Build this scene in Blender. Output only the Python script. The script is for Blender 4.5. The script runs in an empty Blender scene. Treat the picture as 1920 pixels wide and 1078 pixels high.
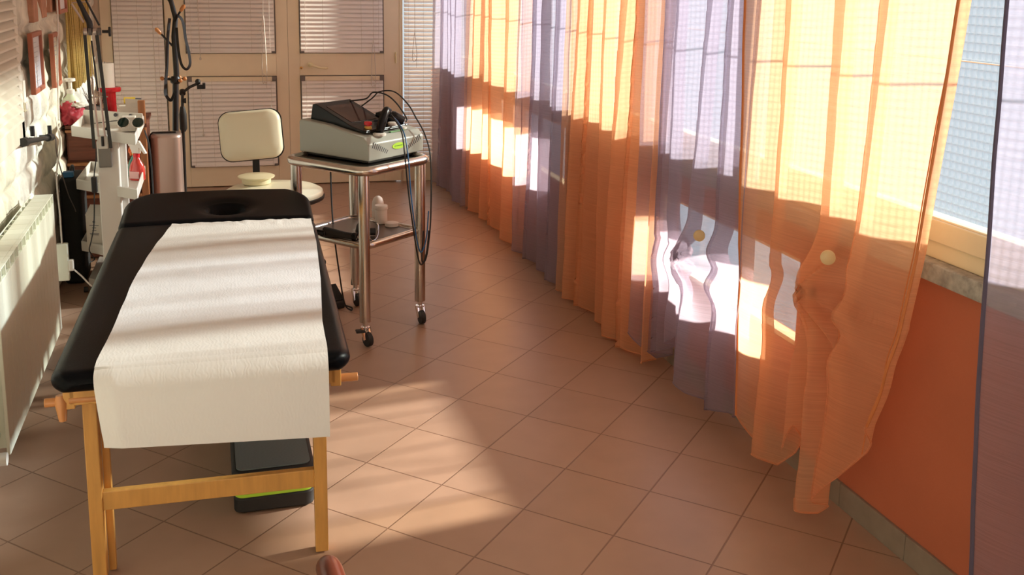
import bpy, bmesh, math, random
from mathutils import Vector, Matrix, noise
R_ = math.radians
random.seed(7)
scn = bpy.context.scene
col = scn.collection

# ------------------------------------------------------------------ camera
cd = bpy.data.cameras.new('camera')
cam = bpy.data.objects.new('camera', cd); col.objects.link(cam)
cam.matrix_world = Matrix(((0.958,0.037,-0.284,0),(-0.286,0.180,-0.941,0),(0.016,0.983,0.183,1.727),(0,0,0,1)))
_r = Vector((0.95804,-0.28621,0.01605)).normalized()
_f = Vector((0.28433,0.94109,-0.18348)); _f = (_f - _r*_f.dot(_r)).normalized()
_u = _r.cross(_f)
cam.matrix_world = Matrix(((_r.x,_u.x,-_f.x,0),(_r.y,_u.y,-_f.y,0),(_r.z,_u.z,-_f.z,1.727),(0,0,0,1)))
cd.sensor_fit = 'HORIZONTAL'; cd.sensor_width = 36.0
cd.lens = 1881.2/1920*36
cd.shift_x = 0.0
cd.shift_y = (306.57-539)/1920.0
cd.clip_start = 0.05
scn.camera = cam

# ------------------------------------------------------------------ colour management
scn.view_settings.view_transform = 'Standard'
scn.view_settings.look = 'None'
scn.view_settings.gamma = 1
scn.view_settings.use_curve_mapping = False
scn.view_settings.exposure = 0.38

# ------------------------------------------------------------------ world + sun
w = bpy.data.worlds.new('world'); scn.world = w; w.use_nodes = True
nt = w.node_tree; nt.nodes.clear()
wo = nt.nodes.new('ShaderNodeOutputWorld'); bg = nt.nodes.new('ShaderNodeBackground')
tc = nt.nodes.new('ShaderNodeTexCoord'); sx = nt.nodes.new('ShaderNodeSeparateXYZ'); cr = nt.nodes.new('ShaderNodeValToRGB')
nt.links.new(tc.outputs['Generated'], sx.inputs[0]); nt.links.new(sx.outputs['Z'], cr.inputs['Fac'])
e = cr.color_ramp.elements
e[0].position = 0.0; e[0].color = (0.47,0.54,0.61,1)
e[1].position = 0.6; e[1].color = (1.0,1.0,1.0,1)
m_ = cr.color_ramp.elements.new(0.03); m_.color = (0.95,0.90,0.84,1)
nt.links.new(cr.outputs['Color'], bg.inputs['Color']); nt.links.new(bg.outputs[0], wo.inputs[0])
bg.inputs['Strength'].default_value = 1.3

sd = bpy.data.lights.new('sun','SUN'); so = bpy.data.objects.new('sun', sd); col.objects.link(so)
sd.energy = 26.0; sd.color = (1.0,0.92,0.80); sd.angle = R_(3.0)
so.rotation_euler = Vector((-1.0,-0.10,-0.40)).to_track_quat('-Z','Y').to_euler()
so.location = (6,0,4)

# ------------------------------------------------------------------ materials
def newmat(name):
    m = bpy.data.materials.new(name); m.use_nodes = True
    n = m.node_tree.nodes; n.clear()
    o = n.new('ShaderNodeOutputMaterial')
    return m, m.node_tree, n, o
def pbr(name, c, rough=0.5, metal=0.0, spec=0.5, noise_s=0, noise_a=0.0, bump=0.0, bump_s=60, coat=0.0, trans=0.0, stretch=None, emis=None):
    m, t, n, o = newmat(name)
    p = n.new('ShaderNodeBsdfPrincipled'); t.links.new(p.outputs[0], o.inputs[0])
    p.inputs['Base Color'].default_value = (*c,1); p.inputs['Roughness'].default_value = rough
    p.inputs['Metallic'].default_value = metal; p.inputs['Specular IOR Level'].default_value = spec
    p.inputs['Coat Weight'].default_value = coat; p.inputs['Transmission Weight'].default_value = trans
    tcn = n.new('ShaderNodeTexCoord'); mp = n.new('ShaderNodeMapping')
    t.links.new(tcn.outputs['Object'], mp.inputs[0])
    if stretch: mp.inputs['Scale'].default_value = stretch
    if noise_a > 0:
        nz = n.new('ShaderNodeTexNoise'); nz.inputs['Scale'].default_value = noise_s; nz.inputs['Detail'].default_value = 5
        t.links.new(mp.outputs[0], nz.inputs['Vector'])
        r = n.new('ShaderNodeMapRange'); r.inputs[1].default_value = .25; r.inputs[2].default_value = .75
        r.inputs[3].default_value = 1-noise_a; r.inputs[4].default_value = 1+noise_a
        t.links.new(nz.outputs['Fac'], r.inputs[0])
        mx = n.new('ShaderNodeMix'); mx.data_type = 'RGBA'; mx.blend_type = 'MULTIPLY'; mx.inputs[0].default_value = 1
        mx.inputs[6].default_value = (*c,1); t.links.new(r.outputs[0], mx.inputs[7]); t.links.new(mx.outputs[2], p.inputs['Base Color'])
    if bump > 0:
        nb = n.new('ShaderNodeTexNoise'); nb.inputs['Scale'].default_value = bump_s; nb.inputs['Detail'].default_value = 4
        t.links.new(mp.outputs[0], nb.inputs['Vector'])
        b = n.new('ShaderNodeBump'); b.inputs['Strength'].default_value = bump; b.inputs['Distance'].default_value = .01
        t.links.new(nb.outputs['Fac'], b.inputs['Height']); t.links.new(b.outputs[0], p.inputs['Normal'])
    return m
M = {}
M['cream_alu'] = pbr('cream_aluminium',(0.80,0.67,0.50),.38,noise_s=6,noise_a=.04)
M['cream_frame'] = pbr('cream_window_frame',(0.80,0.68,0.44),.35,noise_s=6,noise_a=.04)
M['slat'] = pbr('blind_slat',(0.84,0.77,0.74),.45)
M['blindcord'] = pbr('blind_cord',(0.60,0.52,0.46),.7)
M['grey_plastic'] = pbr('grey_plastic',(0.16,0.13,0.12),.5)
M['plaster'] = pbr('plaster_wall',(0.62,0.50,0.40),.9,noise_s=5,noise_a=.08,bump=.2)
M['orange_wall'] = pbr('orange_wall',(0.48,0.13,0.06),.85,noise_s=4,noise_a=.07,bump=.15,bump_s=120)
M['stone'] = pbr('whitewashed_stone',(0.74,0.70,0.58),.95,noise_s=9,noise_a=.28,bump=.8,bump_s=35)
M['brick'] = pbr('terracotta_brick',(0.50,0.25,0.16),.9,noise_s=20,noise_a=.2,bump=.4)
M['ceiling'] = pbr('ceiling_paint',(0.82,0.78,0.70),.9,noise_s=3,noise_a=.03)
M['sill'] = pbr('grey_marble',(0.36,0.34,0.29),.6,noise_s=40,noise_a=.35,bump=.4,bump_s=120)
M['skirting'] = pbr('skirting_tile',(0.26,0.20,0.15),.5,noise_s=14,noise_a=.15)
M['black_vinyl'] = pbr('black_vinyl',(0.003,0.003,0.004),.36,spec=.08,bump=.06,bump_s=260)
M['beech'] = pbr('beech_wood',(0.62,0.31,0.08),.42,noise_s=9,noise_a=.14,stretch=(6,6,.7))
M['red_wood'] = pbr('reddish_brown_wood',(0.16,0.045,0.022),.55,noise_s=8,noise_a=.3,stretch=(1,1,10))
M['orange_wood'] = pbr('orange_brown_wood',(0.40,0.16,0.06),.45,noise_s=9,noise_a=.2,stretch=(7,7,1))
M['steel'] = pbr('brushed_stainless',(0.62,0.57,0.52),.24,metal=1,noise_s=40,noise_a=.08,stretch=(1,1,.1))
M['chrome'] = pbr('chrome',(0.75,0.72,0.7),.12,metal=1)
M['black_metal'] = pbr('black_metal',(0.012,0.012,0.013),.4)
M['black_rubber'] = pbr('black_rubber',(0.015,0.014,0.014),.6)
M['black_gloss'] = pbr('black_gloss',(0.007,0.007,0.008),.25,spec=.25)
M['screen'] = pbr('dark_screen',(0.03,0.012,0.009),.12,spec=.3)
M['device_grey'] = pbr('device_grey',(0.36,0.37,0.33),.42,noise_s=5,noise_a=.03)
M['white_plastic'] = pbr('white_plastic',(0.78,0.74,0.68),.4)
M['white_gloss'] = pbr('white_radiator_enamel',(0.80,0.82,0.70),.3)
M['vinyl_cream'] = pbr('cream_vinyl',(0.80,0.76,0.58),.28,bump=.05,bump_s=200)
M['cream_plastic'] = pbr('cream_plastic',(0.72,0.64,0.42),.4)
M['lime'] = pbr('lime_green',(0.45,0.75,0.05),.5)
M['red_gloss'] = pbr('red_gloss',(0.62,0.02,0.03),.2)
M['red_cloth'] = pbr('red_cloth',(0.42,0.03,0.05),.6,noise_s=20,noise_a=.2)
M['yellow'] = pbr('yellow_plastic',(0.85,0.62,0.08),.4)
M['orange_plastic'] = pbr('orange_plastic',(0.85,0.16,0.03),.35)
M['wax'] = pbr('white_wax',(0.86,0.83,0.76),.5)
M['soap'] = pbr('pale_green_bottle',(0.66,0.74,0.55),.3)
M['teal'] = pbr('teal_liquid_bottle',(0.05,0.25,0.19),.12,coat=.5)
M['red_liquid'] = pbr('red_liquid_bottle',(0.60,0.05,0.04),.12,coat=.5)
M['pink_label'] = pbr('pink_label',(0.75,0.42,0.40),.5)
M['blue'] = pbr('blue_plastic',(0.02,0.16,0.36),.4)
M['ink'] = pbr('ink_print',(0.10,0.10,0.12),.7)
M['ink2'] = pbr('faint_print',(0.55,0.58,0.64),.7)
M['paper_doc'] = pbr('document_paper',(0.78,0.80,0.84),.35)
M['paper_doc2'] = pbr('document_paper_yellowish',(0.78,0.76,0.62),.35)
M['frame_wood'] = pbr('red_brown_frame',(0.42,0.13,0.07),.4,noise_s=12,noise_a=.15)
M['cardboard'] = pbr('white_card',(0.72,0.66,0.58),.6)
M['mahogany'] = pbr('polished_mahogany',(0.10,0.016,0.006),.28,noise_s=6,noise_a=.25,coat=.1,stretch=(1,.3,1))
M['dark_bag'] = pbr('black_fabric',(0.014,0.013,0.013),.8,bump=.3)
M['strap'] = pbr('black_strap',(0.015,0.014,0.016),.7)
M['knobwood'] = pbr('pale_wood_button',(0.70,0.50,0.26),.45)
M['woodball'] = pbr('orange_wood_ball',(0.62,0.26,0.09),.35)
M['bracket_grey'] = pbr('bracket_grey',(0.20,0.19,0.18),.4,metal=.6)
M['cyl_metal'] = pbr('satin_silver',(0.60,0.50,0.46),.35,metal=.7)
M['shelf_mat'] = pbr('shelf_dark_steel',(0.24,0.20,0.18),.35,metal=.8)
M['step_top'] = None
M['jar'] = pbr('pinkish_white_jar',(0.82,0.70,0.62),.5)
M['white_wall'] = pbr('white_shutter',(0.80,0.74,0.62),.5)
M['amber'] = pbr('mustard_button',(0.80,0.45,0.10),.4)
M['blue_cable'] = pbr('blue_cable',(0.02,0.12,0.30),.4)
M['dark_lens'] = pbr('dark_green_lens',(0.01,0.03,0.025),.08,coat=.6)

# floor tiles laid diagonally, 32 cm
def floor_mat():
    m,t,n,o = newmat('floor_tiles')
    p = n.new('ShaderNodeBsdfPrincipled'); t.links.new(p.outputs[0], o.inputs[0])
    tcn = n.new('ShaderNodeTexCoord'); mp = n.new('ShaderNodeMapping')
    T=.32; a=R_(45); x0,y0=.482,3.350
    # local u,v = (rot(-(-45)) * (p-p0))/T
    mp.vector_type='POINT'; mp.inputs['Scale'].default_value=(1/T,1/T,1/T); mp.inputs['Rotation'].default_value=(0,0,a)
    # mapping: rotate(scale(v)) + loc
    ca,sa=math.cos(a),math.sin(a)
    mp.inputs['Location'].default_value=(-(ca*x0-sa*y0)/T+40, -(sa*x0+ca*y0)/T+40, 0)
    t.links.new(tcn.outputs['Object'], mp.inputs[0])
    s=n.new('ShaderNodeSeparateXYZ'); t.links.new(mp.outputs[0], s.inputs[0])
    def mth(op,a_,b_=None,c_=None):
        q=n.new('ShaderNodeMath'); q.operation=op
        for i,v in enumerate((a_,b_,c_)):
            if v is None: continue
            if isinstance(v,(int,float)): q.inputs[i].default_value=v
            else: t.links.new(v,q.inputs[i])
        return q.outputs[0]
    def edge(c): return mth('ABSOLUTE', mth('SUBTRACT', mth('FRACT', mth('ADD',c,.5)), .5))
    d = mth('MINIMUM', edge(s.outputs['X']), edge(s.outputs['Y']))
    g = n.new('ShaderNodeMapRange'); g.inputs[1].default_value=.0055; g.inputs[2].default_value=.010; g.inputs[3].default_value=1; g.inputs[4].default_value=0
    t.links.new(d,g.inputs[0])
    cb=n.new('ShaderNodeCombineXYZ'); t.links.new(mth('FLOOR',s.outputs['X']),cb.inputs[0]); t.links.new(mth('FLOOR',s.outputs['Y']),cb.inputs[1])
    wn=n.new('ShaderNodeTexWhiteNoise'); t.links.new(cb.outputs[0], wn.inputs[0])
    nz=n.new('ShaderNodeTexNoise'); nz.inputs['Scale'].default_value=9; nz.inputs['Detail'].default_value=6; t.links.new(tcn.outputs['Object'], nz.inputs['Vector'])
    val = mth('ADD', mth('MULTIPLY', wn.outputs['Value'], .08), mth('MULTIPLY', nz.outputs['Fac'], .16))
    val = mth('ADD', val, .87)
    mx=n.new('ShaderNodeMix'); mx.data_type='RGBA'; mx.blend_type='MULTIPLY'; mx.inputs[0].default_value=1; mx.inputs[6].default_value=(.42,.265,.185,1)
    t.links.new(val,mx.inputs[7])
    gx=n.new('ShaderNodeMix'); gx.data_type='RGBA'; gx.inputs[7].default_value=(.23,.13,.085,1)
    t.links.new(g.outputs[0],gx.inputs[0]); t.links.new(mx.outputs[2],gx.inputs[6]); t.links.new(gx.outputs[2],p.inputs['Base Color'])
    p.inputs['Roughness'].default_value=.36; p.inputs['Specular IOR Level'].default_value=.45
    b=n.new('ShaderNodeBump'); b.inputs['Strength'].default_value=.5; b.inputs['Distance'].default_value=.002; b.invert=True
    t.links.new(g.outputs[0],b.inputs['Height']); t.links.new(b.outputs[0],p.inputs['Normal'])
    return m
M['floor']=floor_mat()

# sheer curtain: woven gaps let light straight through, threads scatter it
def sheer(name, thread, gap, open_=.42):
    m,t,n,o=newmat(name)
    tcn=n.new('ShaderNodeTexCoord'); mp=n.new('ShaderNodeMapping'); mp.inputs['Scale'].default_value=(1.2,1.2,70)
    t.links.new(tcn.outputs['Object'],mp.inputs[0])
    nz=n.new('ShaderNodeTexNoise'); nz.inputs['Scale'].default_value=3.0; nz.inputs['Detail'].default_value=6; nz.inputs['Roughness'].default_value=.7
    t.links.new(mp.outputs[0],nz.inputs['Vector'])
    mr=n.new('ShaderNodeMapRange'); mr.inputs[1].default_value=.3; mr.inputs[2].default_value=.7; mr.inputs[3].default_value=-.07; mr.inputs[4].default_value=.07
    t.links.new(nz.outputs['Fac'],mr.inputs[0])
    # slanted view passes more threads
    lw=n.new('ShaderNodeLayerWeight'); lw.inputs['Blend'].default_value=.35
    ad=n.new('ShaderNodeMath'); ad.operation='MULTIPLY_ADD'; ad.inputs[1].default_value=.38; ad.inputs[2].default_value=1-open_
    t.links.new(lw.outputs['Facing'],ad.inputs[0])
    a2=n.new('ShaderNodeMath'); a2.operation='ADD'; a2.use_clamp=True; t.links.new(ad.outputs[0],a2.inputs[0]); t.links.new(mr.outputs[0],a2.inputs[1])
    tr=n.new('ShaderNodeBsdfTransparent'); tr.inputs[0].default_value=(*gap,1)
    tl=n.new('ShaderNodeBsdfTranslucent'); tl.inputs[0].default_value=(*thread,1)
    df=n.new('ShaderNodeBsdfDiffuse'); df.inputs[0].default_value=(*[c*.9 for c in thread],1)
    b=n.new('ShaderNodeBump'); b.inputs['Strength'].default_value=.25; b.inputs['Distance'].default_value=.004
    t.links.new(nz.outputs['Fac'],b.inputs['Height']); t.links.new(b.outputs[0],tl.inputs['Normal']); t.links.new(b.outputs[0],df.inputs['Normal'])
    m1=n.new('ShaderNodeMixShader'); m1.inputs[0].default_value=.46; t.links.new(tl.outputs[0],m1.inputs[1]); t.links.new(df.outputs[0],m1.inputs[2])
    m2=n.new('ShaderNodeMixShader'); t.links.new(a2.outputs[0],m2.inputs[0]); t.links.new(tr.outputs[0],m2.inputs[1]); t.links.new(m1.outputs[0],m2.inputs[2])
    t.links.new(m2.outputs[0],o.inputs[0]); return m
M['orange_sheer']=sheer('orange_sheer',(1.0,.54,.31),(1,.95,.89),.45)
M['purple_sheer']=sheer('purple_sheer',(.50,.40,.48),(.93,.92,.96),.50)
M['orange_hem']=pbr('orange_hem',(.62,.20,.06),.7)
M['purple_hem']=pbr('purple_hem',(.10,.08,.13),.7)

# pressed privacy glass: rows of small pillow-shaped cells
def cellglass():
    m,t,n,o=newmat('pressed_privacy_glass')
    tcn=n.new('ShaderNodeTexCoord'); s=n.new('ShaderNodeSeparateXYZ'); t.links.new(tcn.outputs['Object'],s.inputs[0])
    def mth(op,a_,b_=None):
        q=n.new('ShaderNodeMath'); q.operation=op
        for i,v in enumerate((a_,b_)):
            if v is None: continue
            if isinstance(v,(int,float)): q.inputs[i].default_value=v
            else: t.links.new(v,q.inputs[i])
        return q.outputs[0]
    k=math.pi/.024
    h=mth('MULTIPLY', mth('ABSOLUTE',mth('SINE',mth('MULTIPLY',s.outputs['Y'],k))), mth('ABSOLUTE',mth('SINE',mth('MULTIPLY',s.outputs['Z'],k))))
    h=mth('POWER',h,.6)
    b=n.new('ShaderNodeBump'); b.inputs['Strength'].default_value=1; b.inputs['Distance'].default_value=.006; t.links.new(h,b.inputs['Height'])
    tr=n.new('ShaderNodeBsdfTransparent'); tr.inputs[0].default_value=(.84,.93,.97,1)
    tl=n.new('ShaderNodeBsdfTranslucent'); tl.inputs[0].default_value=(.10,.10,.105,1); t.links.new(b.outputs[0],tl.inputs['Normal'])
    gl=n.new('ShaderNodeBsdfGlossy'); gl.inputs['Roughness'].default_value=.18; gl.inputs[0].default_value=(.8,.8,.85,1); t.links.new(b.outputs[0],gl.inputs['Normal'])
    m1=n.new('ShaderNodeMixShader'); m1.inputs[0].default_value=.30; t.links.new(tl.outputs[0],m1.inputs[1]); t.links.new(gl.outputs[0],m1.inputs[2])
    # ribs between the cells are thicker glass
    mr=n.new('ShaderNodeMapRange'); mr.inputs[1].default_value=.1; mr.inputs[2].default_value=.8; mr.inputs[3].default_value=.42; mr.inputs[4].default_value=.28
    t.links.new(h,mr.inputs[0])
    m2=n.new('ShaderNodeMixShader'); t.links.new(mr.outputs[0],m2.inputs[0]); t.links.new(tr.outputs[0],m2.inputs[1]); t.links.new(m1.outputs[0],m2.inputs[2])
    t.links.new(m2.outputs[0],o.inputs[0]); return m
M['cellglass']=cellglass()
def clearglass():
    m,t,n,o=newmat('clear_glass')
    tr=n.new('ShaderNodeBsdfTransparent'); tr.inputs[0].default_value=(.93,.96,.95,1)
    gl=n.new('ShaderNodeBsdfGlossy'); gl.inputs['Roughness'].default_value=.02
    m2=n.new('ShaderNodeMixShader'); m2.inputs[0].default_value=.08; t.links.new(tr.outputs[0],m2.inputs[1]); t.links.new(gl.outputs[0],m2.inputs[2])
    t.links.new(m2.outputs[0],o.inputs[0]); return m
M['clearglass']=clearglass()
def paper_mat():
    m,t,n,o=newmat('embossed_white_paper')
    p=n.new('ShaderNodeBsdfPrincipled'); p.inputs['Base Color'].default_value=(.82,.80,.79,1); p.inputs['Roughness'].default_value=.85
    t.links.new(p.outputs[0],o.inputs[0])
    tcn=n.new('ShaderNodeTexCoord'); wv=n.new('ShaderNodeTexWave'); wv.inputs['Scale'].default_value=26; wv.inputs['Distortion'].default_value=9; wv.inputs['Detail'].default_value=1.5; wv.inputs['Detail Scale'].default_value=1.6
    t.links.new(tcn.outputs['Object'],wv.inputs['Vector'])
    nz=n.new('ShaderNodeTexNoise'); nz.inputs['Scale'].default_value=6; nz.inputs['Detail'].default_value=3; t.links.new(tcn.outputs['Object'],nz.inputs['Vector'])
    b=n.new('ShaderNodeBump'); b.inputs['Strength'].default_value=.10; b.inputs['Distance'].default_value=.002; t.links.new(wv.outputs['Fac'],b.inputs['Height'])
    b2=n.new('ShaderNodeBump'); b2.inputs['Strength'].default_value=.25; b2.inputs['Distance'].default_value=.02; t.links.new(nz.outputs['Fac'],b2.inputs['Height'])
    t.links.new(b.outputs[0],b2.inputs['Normal']); t.links.new(b2.outputs[0],p.inputs['Normal']); return m
M['paper']=paper_mat()
def steptop():
    m,t,n,o=newmat('step_tread_rubber')
    p=n.new('ShaderNodeBsdfPrincipled'); p.inputs['Base Color'].default_value=(.15,.185,.19,1); p.inputs['Roughness'].default_value=.4
    t.links.new(p.outputs[0],o.inputs[0])
    tcn=n.new('ShaderNodeTexCoord'); mp=n.new('ShaderNodeMapping'); mp.inputs['Rotation'].default_value=(0,0,R_(45)); mp.inputs['Scale'].default_value=(34,34,34)
    ch=n.new('ShaderNodeTexBrick'); ch.inputs['Scale'].default_value=1; ch.inputs['Mortar Size'].default_value=.08
    ch.inputs['Color1'].default_value=(1,1,1,1); ch.inputs['Color2'].default_value=(.8,.8,.8,1); ch.inputs['Mortar'].default_value=(0,0,0,1)
    t.links.new(tcn.outputs['Object'],mp.inputs[0]); t.links.new(mp.outputs[0],ch.inputs['Vector'])
    b=n.new('ShaderNodeBump'); b.inputs['Strength'].default_value=.8; b.inputs['Distance'].default_value=.004; t.links.new(ch.outputs['Color'],b.inputs['Height']); t.links.new(b.outputs[0],p.inputs['Normal']); return m
M['step_top']=steptop()

# ------------------------------------------------------------------ mesh helpers
class MB:
    def __init__(s): s.v=[]; s.f=[]
    def add(s,vs,fs):
        b=len(s.v); s.v+= [Vector(x) for x in vs]; s.f+=[tuple(i+b for i in f) for f in fs]; return s
    def box(s,lo,hi,rz=0,c=None):
        x0,y0,z0=lo; x1,y1,z1=hi
        vs=[Vector(p) for p in ((x0,y0,z0),(x1,y0,z0),(x1,y1,z0),(x0,y1,z0),(x0,y0,z1),(x1,y0,z1),(x1,y1,z1),(x0,y1,z1))]
        if rz:
            cc=Vector(c) if c else Vector(((x0+x1)/2,(y0+y1)/2,0)); mt=Matrix.Rotation(rz,3,'Z')
            vs=[mt@(p-cc)+cc for p in vs]
        return s.add(vs,[(0,3,2,1),(4,5,6,7),(0,1,5,4),(1,2,6,5),(2,3,7,6),(3,0,4,7)])
    def prism(s,poly,z0,z1):
        n=len(poly); vs=[(x,y,z0) for x,y in poly]+[(x,y,z1) for x,y in poly]
        return s.add(vs,[tuple(reversed(range(n))),tuple(range(n,2*n))]+[(i,(i+1)%n,(i+1)%n+n,i+n) for i in range(n)])
    def tube(s,pts,r,n=10,closed=False,cap=True):
        pts=[Vector(p) for p in pts]; N=len(pts); rs=r if isinstance(r,(list,tuple)) else [r]*N
        rings=[]; up=None
        for i in range(N):
            if closed: d=pts[(i+1)%N]-pts[i-1]
            else: d=pts[min(i+1,N-1)]-pts[max(i-1,0)]
            d.normalize()
            if up is None:
                up=Vector((0,0,1)) if abs(d.z)<.9 else Vector((1,0,0))
            a=d.cross(up)
            if a.length<1e-5: up=Vector((0,1,0)); a=d.cross(up)
            a.normalize(); b_=a.cross(d).normalized(); up=b_
            rings.append([pts[i]+(a*math.cos(2*math.pi*k/n)+b_*math.sin(2*math.pi*k/n))*rs[i] for k in range(n)])
        vs=[p for rg in rings for p in rg]; fs=[]
        for i in range(N if closed else N-1):
            j=(i+1)%N
            for k in range(n): fs.append((i*n+k,i*n+(k+1)%n,j*n+(k+1)%n,j*n+k))
        if cap and not closed: fs+=[tuple(reversed(range(n))),tuple(range((N-1)*n,N*n))]
        return s.add(vs,fs)
    def lathe(s,prof,c=(0,0,0),n=24,axis='Z',sx=1,sy=1):
        c=Vector(c); vs=[]
        for r,z in prof:
            for k in range(n):
                a=2*math.pi*k/n; p=Vector((r*math.cos(a)*sx,r*math.sin(a)*sy,z))
                if axis=='X': p=Vector((p.z,p.x,p.y))
                elif axis=='Y': p=Vector((p.x,p.z,p.y))
                vs.append(c+p)
        fs=[]; m=len(prof)
        for i in range(m-1):
            for k in range(n): fs.append((i*n+k,i*n+(k+1)%n,(i+1)*n+(k+1)%n,(i+1)*n+k))
        if prof[0][0]>1e-6: fs.append(tuple(reversed(range(n))))
        if prof[-1][0]>1e-6: fs.append(tuple(range((m-1)*n,m*n)))
        return s.add(vs,fs)
    def sphere(s,c,r,n=14,sc=(1,1,1)):
        m=n//2; pr=[(max(1e-4,math.sin(math.pi*i/m))*r,-math.cos(math.pi*i/m)*r) for i in range(m+1)]
        b=len(s.v); s.lathe(pr,(0,0,0),n)
        for i in range(b,len(s.v)): p=s.v[i]; s.v[i]=Vector((p.x*sc[0],p.y*sc[1],p.z*sc[2]))+Vector(c)
        return s
    def grid(s,fn,nu,nv):
        vs=[fn(i/nu,j/nv) for j in range(nv+1) for i in range(nu+1)]
        return s.add(vs,[(j*(nu+1)+i,j*(nu+1)+i+1,(j+1)*(nu+1)+i+1,(j+1)*(nu+1)+i) for j in range(nv) for i in range(nu)])
    def xf(s,mat):
        s.v=[mat@p for p in s.v]; return s
    def build(s,name,mat,parent=None,smooth=False,bevel=0,seg=2,world=False,thick=0,subd=0,fixn=True):
        vs=s.v
        if parent is not None and world:
            inv=WM[parent.name].inverted() if parent.name in WM else Matrix()
            vs=[inv@p for p in vs]
        me=bpy.data.meshes.new(name); me.from_pydata([tuple(p) for p in vs],[],s.f)
        if fixn:
            bm=bmesh.new(); bm.from_mesh(me); bmesh.ops.recalc_face_normals(bm,faces=bm.faces); bm.to_mesh(me); bm.free()
        me.update(); me.materials.append(mat)
        if smooth:
            me.polygons.foreach_set('use_smooth',[True]*len(me.polygons)); me.set_sharp_from_angle(angle=R_(42))
        o=bpy.data.objects.new(name,me); col.objects.link(o)
        if parent is not None:
            o.parent=parent
            if parent.name in WM: WM[o.name]=WM[parent.name]
        if thick:
            md=o.modifiers.new('solid','SOLIDIFY'); md.thickness=thick; md.offset=0
        if bevel:
            md=o.modifiers.new('bevel','BEVEL'); md.width=bevel; md.segments=seg; md.limit_method='ANGLE'; md.angle_limit=R_(40); md.harden_normals=False
        if subd:
            md=o.modifiers.new('sub','SUBSURF'); md.levels=subd; md.render_levels=subd
        return o
WM={}
def tag(o,label=None,cat=None,group=None,kind=None):
    if label: o['label']=label
    if cat: o['category']=cat
    if group: o['group']=group
    if kind: o['kind']=kind
    return o
def thing(name,label,cat,loc=(0,0,0),rz=0,group=None,kind=None):
    o=bpy.data.objects.new(name,None); col.objects.link(o); o.empty_display_size=.05
    o.location=loc; o.rotation_euler=(0,0,rz)
    WM[o.name]=Matrix.Translation(loc)@Matrix.Rotation(rz,4,'Z')
    return tag(o,label,cat,group,kind)
def struct(o,label=None,cat=None):
    o['kind']='structure'
    if label: o['label']=label
    if cat: o['category']=cat
    return o
def bez(pts,n=8):
    # Catmull-Rom through points
    P=[Vector(p) for p in pts]; P=[P[0]*2-P[1]]+P+[P[-1]*2-P[-2]]; out=[]
    for i in range(1,len(P)-2):
        for k in range(n):
            t=k/n; a,b,c,d=P[i-1],P[i],P[i+1],P[i+2]
            out.append(.5*((2*b)+(c-a)*t+(2*a-5*b+4*c-d)*t*t+(3*b-a-3*c+d)*t**3))
    out.append(P[-2]); return out
def rrect(hx,hy,r,n=6):
    out=[]
    for cx,cy,a0 in ((hx-r,hy-r,0),(-hx+r,hy-r,90),(-hx+r,-hy+r,180),(hx-r,-hy+r,270)):
        for k in range(n+1):
            a=R_(a0+90*k/n); out.append((cx+r*math.cos(a),cy+r*math.sin(a)))
    return out
def interp(x,tab):
    if x<=tab[0][0]: return tab[0][1]
    for (a,b),(c,d) in zip(tab,tab[1:]):
        if x<=c: return b+(d-b)*(x-a)/(c-a)
    return tab[-1][1]

XR=1.97; XL=-.84; ZC=2.7
# ------------------------------------------------------------------ setting
struct(MB().box((-1.2,-1.0,-.08),(2.25,9.2,0)).build('floor',M['floor']),'reddish brown square floor tiles laid diagonally','floor')
struct(MB().box((-1.2,-1.0,ZC),(2.25,9.2,ZC+.1)).build('ceiling',M['ceiling']),'plain light ceiling above the room','ceiling')
# right wall: parapet with low openings, band of windows above, lintel
wr=MB()
OP=[(2.98,4.14,.43,.76),(5.45,7.35,.50,.875)]   # low openings y0,y1,z0,z1
TH=.10
wr.box((XR,-1.0,0),(XR+TH,9.2,OP[0][2])) 
ys=[-1.0,2.98,4.14,5.45,7.35,9.2]
wr.box((XR,-1.0,OP[0][2]),(XR+TH,2.98,.89)).box((XR,4.14,OP[0][2]),(XR+TH,5.45,.89)).box((XR,7.35,OP[0][2]),(XR+TH,9.2,.89))
wr.box((XR,2.98,.76),(XR+TH,4.14,.89)).box((XR,5.45,.43),(XR+TH,7.35,.50)).box((XR,5.45,.875),(XR+TH,7.35,.89))
wr.box((XR,-1.0,2.44),(XR+TH,9.2,ZC))
struct(wr.build('wall_right',M['orange_wall']),'orange painted parapet wall under the windows','wall')
struct(MB().box((XR-.03,-1.0,.89),(XR+TH+.03,9.0,.945)).build('trim_1',M['sill'],bevel=.004),'grey marble window sill along the orange wall','window sill')
bb=MB()
y=-1.0
while y<8.2:
    bb.box((XR-.012,y,.0),(XR,y+.329,.085)); y+=.331
struct(bb.build('baseboard_right',M['skirting'],bevel=.002),'brown tile skirting along the orange wall','baseboard')
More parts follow.
